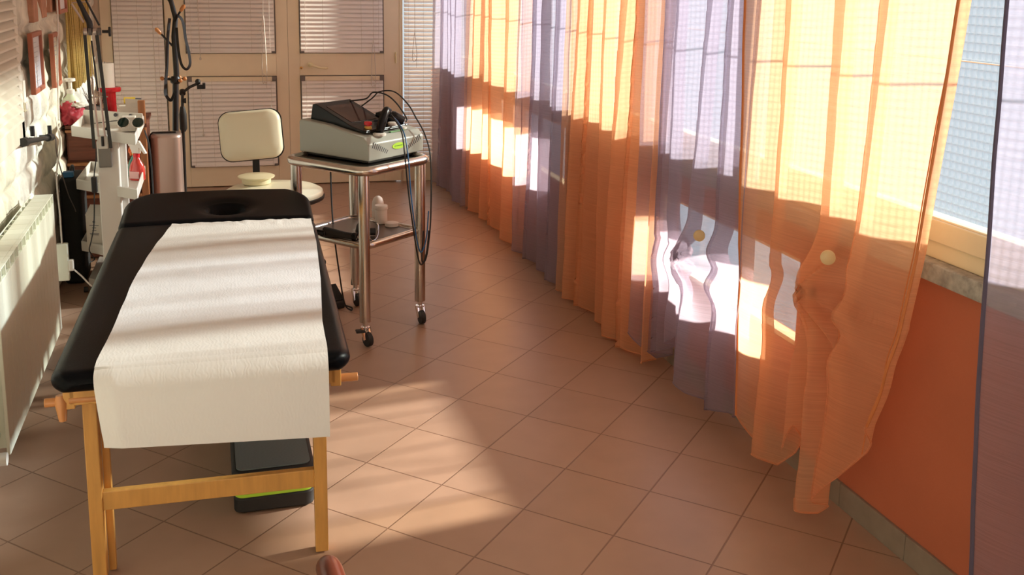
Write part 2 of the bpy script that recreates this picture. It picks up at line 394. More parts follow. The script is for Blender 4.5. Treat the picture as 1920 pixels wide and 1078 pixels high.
def window(name,y0,y1,z0,z1,glass,fw=.06,mid=None,bot=None,label=''):
    t=thing(name,label,'window',(XR+.06,(y0+y1)/2,z0)); t['kind']='structure'
    b=bot if bot else fw
    f=MB(); x0,x1=XR+.012,XR+.07
    f.box((x0,y0,z0),(x1,y1,z0+b)).box((x0,y0,z1-fw),(x1,y1,z1)).box((x0,y0,z0+b),(x1,y0+fw,z1-fw)).box((x0,y1-fw,z0+b),(x1,y1,z1-fw))
    if b>.1: f.box((x0-.008,y0,z0+b*.42),(x0,y1,z0+b-.004))
    f.build('window_frame',M['cream_frame'],t,bevel=.004,world=True)
    if mid:
        MB().box((XR+.03,y0+fw,z0+b-.001),(XR+.036,y1-fw,mid)).build('pane',glass,t,world=True)
        MB().box((XR+.03,y0+fw,mid+.002),(XR+.036,y1-fw,z1-fw)).build('pane',glass,t,world=True)
        MB().box((XR+.028,y0+fw,mid-.0005),(XR+.037,y1-fw,mid+.0025)).build('glazing_joint',M['white_plastic'],t,world=True)
    else: MB().box((XR+.03,y0+fw*.8,z0+b*.8),(XR+.036,y1-fw*.8,z1-fw*.8)).build('pane',glass,t,world=True)
    return t
wys=[-.3,1.42,3.23,4.15,5.42,6.9,8.15]
wl=['window by the near purple curtain at the right edge','privacy window beside and behind the tied orange curtain','privacy window behind the tied purple curtain','privacy window behind the middle orange curtain','privacy window behind the middle purple curtain','privacy window behind the far orange and purple curtains']
for i in range(6):
    window('window_%d'%(i+1),wys[i],wys[i+1],.945,2.44,M['cellglass'],fw=.055,mid=1.515,bot=.12,label=wl[i])
window('window_7',2.98,4.14,.43,.76,M['clearglass'],fw=.018,label='low clear window pane behind the tied purple curtain')
window('window_8',5.45,7.35,.50,.875,M['clearglass'],fw=.018,label='low clear window pane behind the far curtains')

# left wall: irregular whitewashed stone, real relief
def stone(u,v):
    y=-1.0+u*10.2; z=v*ZC
    row=math.floor(z/.16); off=(row*.37)%1.0*.36
    fy=((y+off)/.36)%1.0; fz=(z/.16)%1.0
    e=min(min(fy,1-fy)*.36,min(fz,1-fz)*.16)+.012*noise.noise(Vector((y*6,z*6,3)))
    bulge=min(1,max(0,e/.035)); bulge=bulge*bulge*(3-2*bulge)
    h=.020*bulge+.020*noise.noise(Vector((y*3.1,z*4.1,1)))+.012*noise.noise(Vector((y*11,z*12,5)))
    return Vector((XL-.02+h,y,z))
wlft=MB().grid(stone,620,170)
struct(wlft.build('wall_left',M['stone'],smooth=True),'rough whitewashed stone wall on the left','wall')
struct(MB().box((-1.1,-1.0,0),(-.90,9.2,ZC)).build('wall_left_core',M['plaster']),'solid core of the stone wall','wall').name='wall_left'

wf=MB(); wf.box((-1.1,-1.08,0),(2.1,-1.0,ZC))  # unseen wall, added and left solid to shut out fill from behind
struct(wf.build('wall_front',M['plaster']),'unseen plaster wall added behind the camera to cut fill light','wall')
wn_=MB().box((-1.2,9.1,0),(1.5,9.2,ZC)); wn_.box((1.46,8.42,0),(1.50,9.2,ZC)); struct(wn_.build('wall_far',M['plaster']),'plain wall of the room beyond the double door, with an added sun-blocking side piece','wall')  # unseen; wall and side piece added to keep outside light off the door blinds
# ---- back wall: glazed partition, slightly skewed
BP=Vector((.598,8.321,0)); BT=R_(-3.0)
BW=Matrix.Translation(BP)@Matrix.Rotation(BT,4,'Z')
def bwbox(mb,s0,s1,z0,z1,d0=0,d1=.05): return mb.box((s0,d0,z0),(s1,d1,z1))
def bthing(name,label,cat,s=0,z=0,group=None,kind=None):
    loc=BW@Vector((s,0,z)); t=thing(name,label,cat,loc,BT,group,kind)
    WM[t.name]=Matrix.Translation(loc)@Matrix.Rotation(BT,4,'Z'); return t
def bb_build(mb,name,mat,parent=None,**k):
    mb.xf(BW); return mb.build(name,mat,parent,world=parent is not None,**k)
wb=MB()
bwbox(wb,-2.0,-1.403,0,ZC,0,.08); bwbox(wb,1.33,2.0,0,ZC,0,.08); bwbox(wb,-1.403,1.33,2.16,ZC,0,.08)
struct(bb_build(wb,'wall_back',M['plaster']),'plain plaster around the glazed back partition','wall')
fr=MB()
for a,b in ((-1.403,-1.322),(-.931,-.862),(.923,.936),(1.272,1.332)): bwbox(fr,a,b,0,2.16,-.01,.05)
bwbox(fr,-1.322,-.931,0,.165,-.01,.05); bwbox(fr,-1.322,-.931,2.08,2.16,-.01,.05)
bwbox(fr,.936,1.272,0,.165,-.01,.05); bwbox(fr,.936,1.272,2.08,2.16,-.01,.05)
bwbox(fr,-.862,.923,2.10,2.16,-.01,.05)
struct(bb_build(fr,'trim_2',M['cream_alu'],bevel=.003),'cream aluminium door frame and posts of the back partition','door frame')
def sidepane(name,s0,s1,label):
    t=bthing(name,label,'window',(s0+s1)/2,.165); t['kind']='structure'
    bb_build(bwbox(MB(),s0,s1,.165,2.08,.028,.034),'pane',M['clearglass'],t)
sidepane('window_9',-1.322,-.931,'tall narrow side window left of the double door')
sidepane('window_10',.936,1.272,'tall narrow side window right of the double door')
def leaf(name,s0,s1,g0,g1,label,handle=False):
    t=bthing(name,label,'door',(s0+s1)/2,0); t['kind']='structure'
    f=MB()
    bwbox(f,s0,g0,.008,2.098,-.012,.035); bwbox(f,g1,s1,.008,2.098,-.012,.035)
    bwbox(f,g0,g1,.008,.168,-.012,.035); bwbox(f,g0,g1,.905,1.085,-.012,.035); bwbox(f,g0,g1,2.0,2.098,-.012,.035)
    bb_build(f,'door_leaf',M['cream_alu'],t,bevel=.003)
    for z0,z1 in ((.168,.905),(1.085,2.0)):
        gk=MB(); 
        for q in ((g0,g0+.008,z0,z1),(g1-.008,g1,z0,z1),(g0,g1,z0,z0+.008),(g0,g1,z1-.008,z1)): bwbox(gk,*q,-.013,-.004)
        bb_build(gk,'gasket',M['grey_plastic'],t)
        bb_build(bwbox(MB(),g0+.001,g1-.001,z0+.001,z1-.001,.018,.024),'pane',M['clearglass'],t)
    bb_build(bwbox(MB(),s1-.012 if handle else s0,s1 if handle else s0+.012,.01,2.09,-.018,-.012),'edge_strip',M['cream_alu'],t,bevel=.002)
    if handle:
        h=MB(); h.lathe([(.024,0),(.024,.012),(.018,.018)],(.181,-.03,.993),18,axis='Y')
        h.tube(bez([(.181,-.015,.993),(.181,-.062,.993),(.20,-.072,.990),(.25,-.070,.975),(.30,-.066,.968),(.318,-.064,.972)],6),.0095,10)
        bb_build(h,'door_handle',M['cream_frame'],t,smooth=True)
        bb_build(MB().lathe([(.012,0),(.012,.006)],(.108,-.018,.967),14,axis='Y'),'keyhole',M['amber'],t)
        bb_build(MB().lathe([(.005,0),(.005,.003)],(.108,-.021,.963),10,axis='Y'),'key_slot',M['ink'],t)
        for z in (1.05,.25,1.85): bb_build(MB().tube([(.880,-.02,z-.045),(.880,-.02,z+.045)],.008,10),'hinge',M['cream_frame'],t,smooth=True)
leaf('door_1',-.862,.006,-.781,-.087,'left leaf of the cream aluminium double door')
leaf('door_2',.0075,.921,.099,.779,'right leaf of the cream double door, with lever handle',True)

def blind(s0,s1,z0,z1,label,loop=None,head=True,tilt=68,pitch=.0345,cord2=None):
    t=bthing('venetian_blind',label,'blind',(s0+s1)/2,z0,group='venetian blinds on the back partition')
    if head:
        bb_build(bwbox(MB(),s0+.03,s1-.03,z1-.034,z1,-.042,-.016),'headrail',M['cream_alu'],t,bevel=.002)
        for q in ((s0,s0+.032),(s1-.032,s1)): bb_build(bwbox(MB(),q[0],q[1],z1-.036,z1+.001,-.044,-.014),'end_cap',M['grey_plastic'],t)
    sl=MB(); z=z0+.03; a=R_(tilt); hw=.0200
    while z<z1-(.030 if head else .01):
        dy,dz=math.cos(a)*hw,math.sin(a)*hw; ym=-.030
        jit=random.uniform(-.0008,.0008)
        # curved slat: three points across
        A=[(ym-dy,z+dz*-1),(ym-.003,z+.001),(ym+dy,z+dz)]
        vs=[];
        for (yy,zz) in A: vs+=[(s0+.004,yy,zz+jit),(s1-.004,yy,zz-jit)]
        vs2=[(p[0],p[1]+.0008,p[2]+.0008) for p in vs]
        sl.add(vs+vs2,[(0,1,3,2),(2,3,5,4),(6,8,9,7),(8,10,11,9),(0,6,7,1),(4,5,11,10),(0,2,8,6),(2,4,10,8),(1,7,9,3),(3,9,11,5)])
        z+=pitch
    bb_build(sl,'slats',M['slat'],t,fixn=False)
    bb_build(bwbox(MB(),s0+.004,s1-.004,z0,z0+.014,-.042,-.020),'bottom_rail',M['slat'],t,bevel=.002)
    for q in ((s0+.004,s0+.03),(s1-.03,s1-.004)): bb_build(bwbox(MB(),q[0],q[1],z0-.004,z0+.014,-.046,-.018),'rail_clip',M['grey_plastic'],t)
    ld=MB(); w_=s1-s0
    for k in ((.06,.27,.73,.94) if w_>.5 else (.12,.5,.88)):
        sx_=s0+w_*k; ld.tube([(sx_,-.052,z0+.01),(sx_,-.052,z1-.02)],.0012,5)
    bb_build(ld,'ladder_cord',M['blindcord'],t)
    if loop:
        sx_,zt,zb=loop
        c=MB(); c.tube([(sx_,-.058,z1-.02),(sx_,-.058,zt)],.002,6)
        c.tube(bez([(sx_,-.058,zt),(sx_-.012,-.060,zt-.1),(sx_-.020,-.060,zb+.03),(sx_-.004,-.060,zb),(sx_+.016,-.060,zb+.04),(sx_+.006,-.060,zt-.08),(sx_,-.058,zt)],8),.0028,6)
        c.tube(bez([(sx_-.012,-.062,zb+.07),(sx_+.004,-.062,zb+.045),(sx_+.014,-.062,zb+.03),(sx_+.012,-.062,zb-.05)],6),.002,6)
        bb_build(c,'pull_cord',M['blindcord'],t,smooth=True)
    if cord2:
        sx_,zb=cord2
        bb_build(MB().tube([(sx_,-.060,z1-.03),(sx_+.01,-.060,zb)],.003,6).sphere((sx_+.01,-.060,zb-.012),.008,8,(1,1,1.6)),'tilt_wand',M['blindcord'],t,smooth=True)
    return t
blind(-1.318,-.935,.24,2.07,'tall grey venetian blind left of the double door, behind the coat stand',tilt=72,cord2=(-1.02,.45))
blind(-.775,-.093,1.092,1.995,'venetian blind in the upper pane of the left door leaf',loop=(-.18,1.39,.86),cord2=(-.68,1.06))
blind(-.775,-.093,.175,.900,'venetian blind in the lower pane of the left door leaf, behind the white chair',cord2=(-.68,.45))
blind(.105,.773,1.092,1.995,'venetian blind in the upper pane of the right door leaf',loop=(.69,1.2,.82))
blind(.105,.773,.175,.900,'venetian blind in the lower pane of the right door leaf, behind the grey device')
blind(.940,1.268,.172,2.07,'tall venetian blind right of the double door, beside the far purple curtain',tilt=40,loop=(1.03,1.27,1.02))

# ------------------------------------------------------------------ curtains
KN=[]
def curtain(name,Yf,Yn,mat,label,nfold,zb,seed,hem=None,X0=1.85,amp=.035,knot=None,slit=None,right=None,nu=360,nv=120,ztop=2.42,group=None,left=None,wedge=.0):
    """Yf far edge, Yn near edge; zb(u) bottom height"""
    rnd=random.Random(seed); ph=[rnd.uniform(0,6.28) for _ in range(4)]
    # fold phases: uneven pleats
    cuts=[0]; 
    for k in range(nfold): cuts.append(cuts[-1]+rnd.uniform(.55,1.45))
    cuts=[c/cuts[-1] for c in cuts]
    sh=[rnd.uniform(.55,1.3) for _ in cuts]
    def pleat(u):
        for k in range(nfold):
            if u<=cuts[k+1] or k==nfold-1:
                t=(u-cuts[k])/(cuts[k+1]-cuts[k]); 
                # asymmetric fold: quick return, long flat face
                s=(t/.78) if t<.78 else (1-t)/.22
                g=(t*1.2/.8) if t<.8 else 1.2-(t-.8)
                return sh[k]*(s*s*(3-2*s)-.5)*2,(g-t)*(cuts[k+1]-cuts[k])
    def P(u,v):
        zbb=zb(u); z=ztop+(zbb-ztop)*v
        yl=left(z) if left else Yf; yr=right(z) if right else Yn
        yy=yl+(yr-yl)*u
        low=max(0,min(1,(1.9-z)/1.9))
        a=amp*(.75+.35*low)
        px_,py_=pleat(min(1,max(0,u+.012*math.sin(z*2.3+ph[0]))))
        x=X0+a*px_
        yy+=(yr-yl)*py_*min(1,.45+.4*(z/1.6))*min(1,(1-u)*12)
        x+=.012*math.sin(u*9+ph[1]+z*1.1)+.004*noise.noise(Vector((yy*9,z*5,seed)))
        yy+=.012*math.sin(u*17+ph[2]+z*1.7)*math.sin(math.pi*u)
        if knot:
            ky,kz=knot; dy=yy-ky; dz=z-kz; r=math.hypot(dy,dz)
            wz=math.exp(-(dz/.11)**2) if dz>0 else math.exp(-(dz/.17)**2)
            wy=math.exp(-(dy/.13)**2)
            yy-=dy*.60*wz*wy
            x-=.07*math.exp(-(r/.11)**2)
            ang=math.atan2(dz,dy)
            x+=.020*math.sin(ang*(8 if dz<0 else 6)+ph[3])*math.exp(-((r-.10)/(.28 if dz<0 else .12))**2)
        if slit and z<slit[1]:
            side=1 if u>slit[0] else -1
            k=min(1,(slit[1]-z)/.2)
            x+=(-.030 if side>0 else .018)*k*math.exp(-((u-slit[0])/.18)**2)
            yy+=(wedge*.35 if side<0 else -wedge)*k*math.exp(-((u-slit[0])/.17)**2)
            yy+=-side*.016*math.exp(-((u-slit[0])/.05)**2)*(1-k)
            # free edges curl into the room
            x-=.035*k*math.exp(-((u-slit[0])/.06)**2)
        return Vector((x,yy,z))
    t=thing(name,label,'curtain',(X0,(Yf+Yn)/2,0),group='sheer curtains along the windows')
    if slit:
        su=slit[0]; a=MB().grid(P,nu,nv)
        # cut a slit: drop faces crossing su below the knot
        keep=[]
        for f in a.f:
            j=f[0]//(nu+1); i=f[0]%(nu+1)
            zc=sum(a.v[q].z for q in f)/4
            if (i/nu<su<=(i+1)/nu) and zc<slit[1]-.05: continue
            keep.append(f)
        a.f=keep
    else: a=MB().grid(P,nu,nv)
    a.build('cloth',mat,t,smooth=False,world=True,fixn=False).data.polygons.foreach_set('use_smooth',[True]*len(a.f))
    if hem:
        e=MB(); e.tube([P(1 if hem[1] else 0,j/60) for j in range(61)],.0045,6); e.build('edge_seam',hem[0],t,smooth=True,world=True)
    b=MB(); b.tube([P(i/nu,1)+Vector((0,0,.003)) for i in range(0,nu+1,2)],.0035,5) if not slit else b.tube([P(i/nu*su*.99,1)+Vector((0,0,.003)) for i in range(0,nu+1,2)],.0035,5).tube([P(su*1.01+i/nu*(1-su*1.01),1)+Vector((0,0,.003)) for i in range(0,nu+1,2)],.0035,5)
    b.build('bottom_hem',mat,t,smooth=True,world=True)
    return t,P
flat=lambda h:(lambda u:h)
curtain('sheer_curtain',8.12,7.15,M['purple_sheer'],'purple sheer curtain farthest away, beside the back side window',5,flat(.018),11,X0=1.80)
curtain('sheer_curtain',7.20,5.88,M['orange_sheer'],'orange sheer curtain farthest along the windows, between two purple ones',5,flat(.016),12,amp=.045,hem=(M['orange_hem'],1))
curtain('sheer_curtain',5.90,5.02,M['purple_sheer'],'plain purple sheer curtain hanging between the two straight orange curtains',4,flat(.016),13,amp=.045,hem=(M['purple_hem'],1))
curtain('sheer_curtain',5.06,3.93,M['orange_sheer'],'straight hanging orange sheer curtain nearer the middle, right of the steel cart',6,flat(.016),14,amp=.05)
tabP=[(0,.12),(.12,.04),(.26,.12),(.44,.27),(.47,.27),(.48,.14),(.62,.07),(.75,.055),(1,.12)]
t5,P5=curtain('sheer_curtain',4.06,3.12,M['purple_sheer'],'purple sheer curtain gathered with a round button, between orange curtains',5,lambda u:interp(u,tabP),15,amp=.04,knot=(3.50,.64),slit=(.475,.60))
tabQ=[(0,.13),(.10,.085),(.22,.05),(.35,.045),(.42,.12),(.485,.24),(.50,.20),(.52,.03),(.60,.022),(.70,.06),(.82,.20),(1,.43)]
rt=lambda z: interp(z,[(0.0,2.42),(.43,2.36),(.7,2.275),(.99,2.23),(1.33,2.20),(1.7,2.165),(2.42,2.12)])
lf=lambda z: interp(z,[(0,3.11),(.5,3.13),(1.7,3.215),(2.42,3.24)])
t6,P6=curtain('sheer_curtain',3.2,2.2,M['orange_sheer'],'large orange sheer curtain gathered up with a button, its two pointed lobes near the skirting',4,lambda u:interp(u,tabQ),16,amp=.035,knot=(2.67,.76),slit=(.51,.70),wedge=.13,right=rt,left=lf,hem=(M['orange_hem'],1))
MB().tube([P6(0,j/60) for j in range(61)],.005,6).build('edge_seam',M['orange_hem'],t6,smooth=True,world=True)
MB().tube([P6(.90,j/60) for j in range(61)],.002,6).build('edge_seam',M['orange_hem'],t6,smooth=True,world=True)
rt7=lambda z: interp(z,[(0,1.86),(.35,1.90),(.76,1.94),(.96,1.953),(1.69,2.0),(2.42,2.04)])
t7,P7=curtain('sheer_curtain',1.95,1.1,M['purple_sheer'],'purple sheer curtain nearest the camera, beyond the uncovered strip of window glass',5,flat(.016),17,amp=.03,left=rt7)
MB().tube([P7(0,j/60) for j in range(61)],.006,6).build('edge_seam',M['purple_hem'],t7,smooth=True,world=True)
def button(c,lab):
    t=thing('curtain_button',lab,'button',c,R_(60),group='round buttons on the gathered curtains')
    MB().lathe([(.001,-.007),(.019,-.007),(.0225,-.004),(.0225,.004),(.019,.007),(.001,.007)],(0,0,0),28,axis='X').build('disc',M['knobwood'],t,smooth=True)
    MB().lathe([(.014,.006),(.014,.010)],(0,0,0),12,axis='X').build('magnet',M['knobwood'],t,smooth=True)
button((1.80,3.42,.745),'round pale wooden button on the gathered purple curtain')
button((1.77,2.535,.905),'round pale wooden button on the gathered orange curtain')
rod=thing('curtain_rod','metal curtain rod above the sheer curtains','curtain rod',(1.85,4.6,2.43))
MB().tube([(1.85,1.0,2.43),(1.85,8.15,2.43)],.012,10).build('rod',M['steel'],rod,smooth=True,world=True)
for yy in (1.3,4.6,8.0): MB().tube([(1.85,yy,2.43),(1.975,yy,2.46)],.008,8).build('bracket',M['steel'],rod,smooth=True,world=True)

# ------------------------------------------------------------------ massage table
TL=(-.046,2.74,0); TR=R_(-1.8)
tb=thing('massage_table','black vinyl massage table on beech legs, covered with white paper','massage table',TL,TR)
# padded top: superellipse cross-section swept in plan
def pad(y0,y1,w0,w1,zt0,zt1,th,rnear,rfar,hole=None,nx=64,ny=80):
    mb=MB()
    def pt(u,v,top):
        # u,v in -1..1
        cu=u; cv=v
        yy=y0+(y1-y0)*(cv+1)/2
        hw=w0+(w1-w0)*(cv+1)/2
        # plan rounding
        L=(y1-y0)
        dn=(yy-y0); df=(y1-yy); 
        k=1
        if dn<rnear: k=1-(1-math.sqrt(max(0,1-((rnear-dn)/rnear)**2)))*rnear/hw
        if df<rfar: k=min(k,1-(1-math.sqrt(max(0,1-((rfar-df)/rfar)**2)))*rfar/hw)
        x=hw*k*cu
        zt=zt0+(zt1-zt0)*(yy-y0)/L
        # edge softening
        ex=hw*k*(1-abs(cu)); ey=min(dn,df)
        d=min(ex,ey)
        r=.035
        q=0 if d>=r else 1-math.sqrt(max(0,1-((r-d)/r)**2))
        crown=.006*(1-cu*cu)
        z=zt+crown-q*th*.5 if top else zt-th+q*th*.5
        if hole and top:
            hx,hy,ra,rb=hole; rr=math.hypot((x-hx)/ra,(yy-hy)/rb)
            if rr<1.9: z-=.012*math.exp(-((max(0,rr-1))/.45)**2)*1.0
            if rr<1: z-=.05*(1-rr**4)
        return Vector((x,yy,z))
    # cluster samples near edges
    def cl(t): s=2*t-1; return math.copysign(1-(1-abs(s))**1.6,s)
    mb.grid(lambda a,b:pt(cl(a),cl(b),True),nx,ny)
    mb.grid(lambda a,b:pt(cl(a),cl(b),False),nx,ny)
    return mb
def weld(o):
    bm=bmesh.new(); bm.from_mesh(o.data); bmesh.ops.remove_doubles(bm,verts=bm.verts,dist=.0006); bmesh.ops.recalc_face_normals(bm,faces=bm.faces); bm.to_mesh(o.data); bm.free()
    o.data.polygons.foreach_set('use_smooth',[True]*len(o.data.polygons))
weld(pad(0,1.655,.402,.410,.662,.665,.058,.06,.04).build('body_cushion',M['black_vinyl'],tb))
weld(pad(1.63,2.06,.408,.405,.672,.722,.060,.05,.17,hole=(.035,1.80,.085,.075),nx=110,ny=110).build('head_cushion',M['black_vinyl'],tb))
MB().box((-.36,.05,.555),(.36,.08,.603)).box((-.36,1.56,.555),(.36,1.60,.603)).box((-.375,.05,.545),(-.345,1.60,.605)).box((.345,.05,.545),(.375,1.60,.605)).build('under_frame',M['beech'],tb,bevel=.003)
MB().box((-.34,1.62,.56),(.34,1.65,.61)).box((-.35,1.62,.565),(-.32,1.98,.612)).box((.32,1.62,.565),(.35,1.98,.612)).build('head_support',M['beech'],tb,bevel=.003)
def tleg(x,y,s):
    m=MB(); 
    m.box((x-.019,y-.012,0.004),(x+.019,y+.030,.555)); m.build('leg',M['beech'],tb,bevel=.003)
    b=MB().box((x-.019+s*.028,y+.032,.0),(x+.010+s*.028,y+.050,.50)); 
for x,y,s in ((-.315,.095,1),(.313,.095,-1),(-.315,1.52,1),(.313,1.52,-1)): tleg(x,y,s)
MB().box((-.297,.088,.215),(.295,.113,.272)).build('cross_bar',M['beech'],tb,bevel=.003)
MB().box((-.297,1.52,.215),(.295,1.545,.272)).build('cross_bar',M['beech'],tb,bevel=.003)
for q in ((-.296,-.276),): MB().box((q[0],.128,.004),(q[1],.150,.46)).build('inner_leg_brace',M['beech'],tb,bevel=.002)
# bolts and wing knobs
for sx_ in (-1,1):
    x=sx_*.345
    k=MB().tube([(sx_*.33,.07,.562),(sx_*.425,.07,.562)],.0125,12); k.build('dowel',M['woodball'],tb,smooth=True,bevel=.002)
    if sx_<0:
        k=MB(); k.tube([(x-.038,.06,.585),(x-.036,.058,.562),(x-.034,.055,.512)],[.011,.017,.010],12); k.build('wing_knob',M['woodball'],tb,smooth=True)
        MB().tube([(-.36,.06,.57),(-.20,.06,.57)],.013,12).build('hinge_bar',M['woodball'],tb,smooth=True)
# paper sheet over the table (own thing)
ps=thing('paper_sheet','white embossed paper sheet spread over the black massage table, hanging over its front edge','paper sheet',TL,TR)
prof=[]   # (y,z) path
zt=.6725
for k in range(60): prof.append((1.585-(1.585-.040)*k/59,zt+.0005))
for k in range(1,13):
    a=R_(90*k/12); prof.append((.040-.066*math.sin(a),zt-.066*(1-math.cos(a))))
for k in range(1,16): prof.append((-.026-.006*math.sin(k/15*2.5),zt-.066-.150*k/15))
def pap(u,v):
    f=v*(len(prof)-1); i=min(int(f),len(prof)-2); t=f-i
    y_=prof[i][0]*(1-t)+prof[i+1][0]*t; z_=prof[i][1]*(1-t)+prof[i+1][1]*t
    vv=1-v
    xl=interp(y_,[(-.03,-.288),(.3,-.272),(.8,-.262),(1.2,-.232),(1.6,-.182)]) 
    xr=interp(y_,[(-.03,.334),(.25,.338),(.7,.366),(1.2,.386),(1.6,.390)])
    if z_<zt-.02: xl+=.02*min(1,(zt-.02-z_)/.18)
    x_=xl+(xr-xl)*u
    z_+=.006*(1-(x_/.405)**2) if y_>.045 else 0
    if y_>.02:
        z_+=.0022*noise.noise(Vector((x_*3,y_*9,2)))+.0012*math.sin(y_*31+x_*3)+.002
        edge=max(0,1-(1.585-y_)/.10); z_+=.008*edge*abs(noise.noise(Vector((x_*22,y_*16,8))))
        y_+=.012*edge*noise.noise(Vector((x_*6,0,4)))
    else:
        if u<.08 : y_+=.01*(.08-u)/.08
        z_-=.028*u*max(0,min(1,(zt-.066-z_)/.15))
    return Vector((x_,y_,z_))
o=MB().grid(pap,90,150).build('sheet',M['paper'],ps,fixn=False); o.data.polygons.foreach_set('use_smooth',[True]*len(o.data.polygons))

# step platform under the table
st=thing('step_platform','dark grey and lime step platform on the floor under the massage table','step platform',(.148,3.46,0))
def srr(hx,hy,r,dx=0,dy=0): return [(x+dx,y+dy) for x,y in rrect(hx,hy,r,6)]
MB().prism(srr(.128,.36,.03),.004,.055).build('base',M['black_rubber'],st,bevel=.006,smooth=True)
MB().prism(srr(.125,.355,.03),.055,.066).build('lime_band',M['lime'],st,smooth=True)
MB().prism(srr(.132,.362,.035),.078,.145).build('body',M['black_rubber'],st,bevel=.012,seg=3,smooth=True)
MB().prism(srr(.122,.350,.03),.066,.08).build('riser',M['black_rubber'],st,smooth=True)
MB().prism(srr(.118,.345,.025),.145,.149).build('tread',M['step_top'],st,smooth=True)
MB().lathe([(.012,.149),(.012,.156),(.009,.158)],(.03,.2,0),16).build('lime_button',M['lime'],st,smooth=True)

# ------------------------------------------------------------------ steel cart
CA=R_(38.5)
ct=thing('steel_cart','stainless steel two-tier cart on casters beside the massage table','cart',(.672,4.815,0),CA)
LX,LY=.200,.222
for sx_ in (-1,1):
    for sy_ in (-1,1):
        lg=MB().tube([(sx_*LX,sy_*LY,.115),(sx_*LX,sy_*LY,.835)],.0265,20).build('leg',M['steel'],ct,smooth=True)
        # caster as sub-parts of the leg
        cx_,cy_=sx_*LX,sy_*LY; an=random.uniform(-.6,.6)+(-CA)
        dx,dy=math.sin(an)*.022,-math.cos(an)*.022; ax=Vector((math.cos(an),math.sin(an),0))
        c0=Vector((cx_+dx,cy_+dy,.034))
        MB().tube([c0-ax*.011,c0+ax*.011],.0335,20).build('wheel',M['black_rubber'],lg,smooth=True)
        f=MB().tube([(cx_,cy_,.085),(cx_,cy_,.118)],.012,12)
        for s in (-1,1): f.tube([c0+ax*.016*s,Vector((cx_,cy_,.088))+ax*.014*s],[.008,.012],8)
        f.tube([c0-ax*.022,c0+ax*.022],.005,8); f.lathe([(.022,.083),(.022,.09)],(cx_,cy_,0),14)
        f.build('fork',M['chrome'],lg,smooth=True)
        if sx_<0 and sy_<0:
            MB().box((cx_-.055,cy_-.02,.072),(cx_-.01,cy_+.02,.082),rz=-CA).build('brake_lever',M['black_rubber'],lg,bevel=.004)
def tray(hx,hy,r,z,rt_,mat,name):
    rim=MB().tube([(x,y,z) for x,y in rrect(hx,hy,r,10)],rt_,14,closed=True).build(name+'_rim',M['steel'],ct,smooth=True)
    MB().prism(rrect(hx-rt_*.4,hy-rt_*.4,r,10),z+rt_*.15,z+rt_*.15+.003).build(name,mat,ct)
tray(.230,.260,.07,.840,.0225,M['steel'],'top_tray')
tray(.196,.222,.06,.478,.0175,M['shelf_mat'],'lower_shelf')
# ------------------------------------------------------------------ laser therapy device
DV=R_(38.5)
dv=thing('therapy_device','grey therapy unit with black touchscreen console standing on the steel cart','therapy device',(.690,4.600,.852),DV+R_(0))
# local: x along front (right), y to back. front width .325; depth .385; rotated so side goes up-left
def skew(): return None
FW,DP=.350,.400
dv.scale=(1.14,1.15,1.02); WM[dv.name]=WM[dv.name]@Matrix.Diagonal((1.14,1.15,1.02,1))
body=MB()
prof_=[(0,.012),(0,.092),(.028,.120),(.235,.158),(.385,.170),(.40,.160),(.40,.012)]   # (y,z)
n_=len(prof_)
vs=[(0,y_,z_) for y_,z_ in prof_]+[(FW,y_,z_) for y_,z_ in prof_]
body.add(vs,[tuple(range(n_)),tuple(reversed(range(n_,2*n_)))]+[(i,(i+1)%n_,(i+1)%n_+n_,i+n_) for i in range(n_)])
body.build('housing',M['device_grey'],dv,bevel=.007,seg=3)
MB().box((.02,.02,0),(FW-.02,.38,.012)).build('base_plate',M['black_rubber'],dv)
vt=MB()
for k in range(9):
    for base,dirn in ((.022,1),(FW-.022,-1)):
        x=base+dirn*k*.0105; z0=.088-k*.0045-.016; h_=.026-k*.0014
        vt.add([(x,-.0012,z0),(x+.0035,-.0012,z0),(x+.0035+dirn*.010,-.0012,z0+h_),(x+dirn*.010,-.0012,z0+h_),(x,.001,z0),(x+.0035,.001,z0),(x+.0035+dirn*.010,.001,z0+h_),(x+dirn*.010,.001,z0+h_)],[(0,1,2,3),(7,6,5,4),(0,4,5,1),(1,5,6,2),(2,6,7,3),(3,7,4,0)])
vt.build('vent_slots',M['ink'],dv)
bd=MB().lathe([(.001,0),(.040,0),(.040,.0015),(.001,.0015)],(0,0,0),32,axis='Y',sy=.38); bd.xf(Matrix.Translation((.185,-.002,.062)))
bdo=bd.build('badge',M['lime'],dv,smooth=True)
tx=MB()
for k in range(8): tx.box((.160+k*.0062,-.0030,.0605+(k%2)*.0005),(.1635+k*.0062,-.0020,.0655-(k%3)*.0006))
tx.build('badge_lettering',pbr('badge_print',(.25,.42,.08),.5),bdo)
con=MB()
cp=[(.045,.134),(.045,.140),(.13,.160),(.335,.245),(.352,.240),(.365,.165),(.365,.160)]
n_=len(cp); x0,x1=.035,.250
con.add([(x0,y_,z_) for y_,z_ in cp]+[(x1,y_,z_) for y_,z_ in cp],[tuple(range(n_)),tuple(reversed(range(n_,2*n_)))]+[(i,(i+1)%n_,(i+1)%n_+n_,i+n_) for i in range(n_)])
cono=con.build('console',M['black_gloss'],dv,bevel=.003)
def slope(y_): return .160+(y_-.13)*(.085/.205)
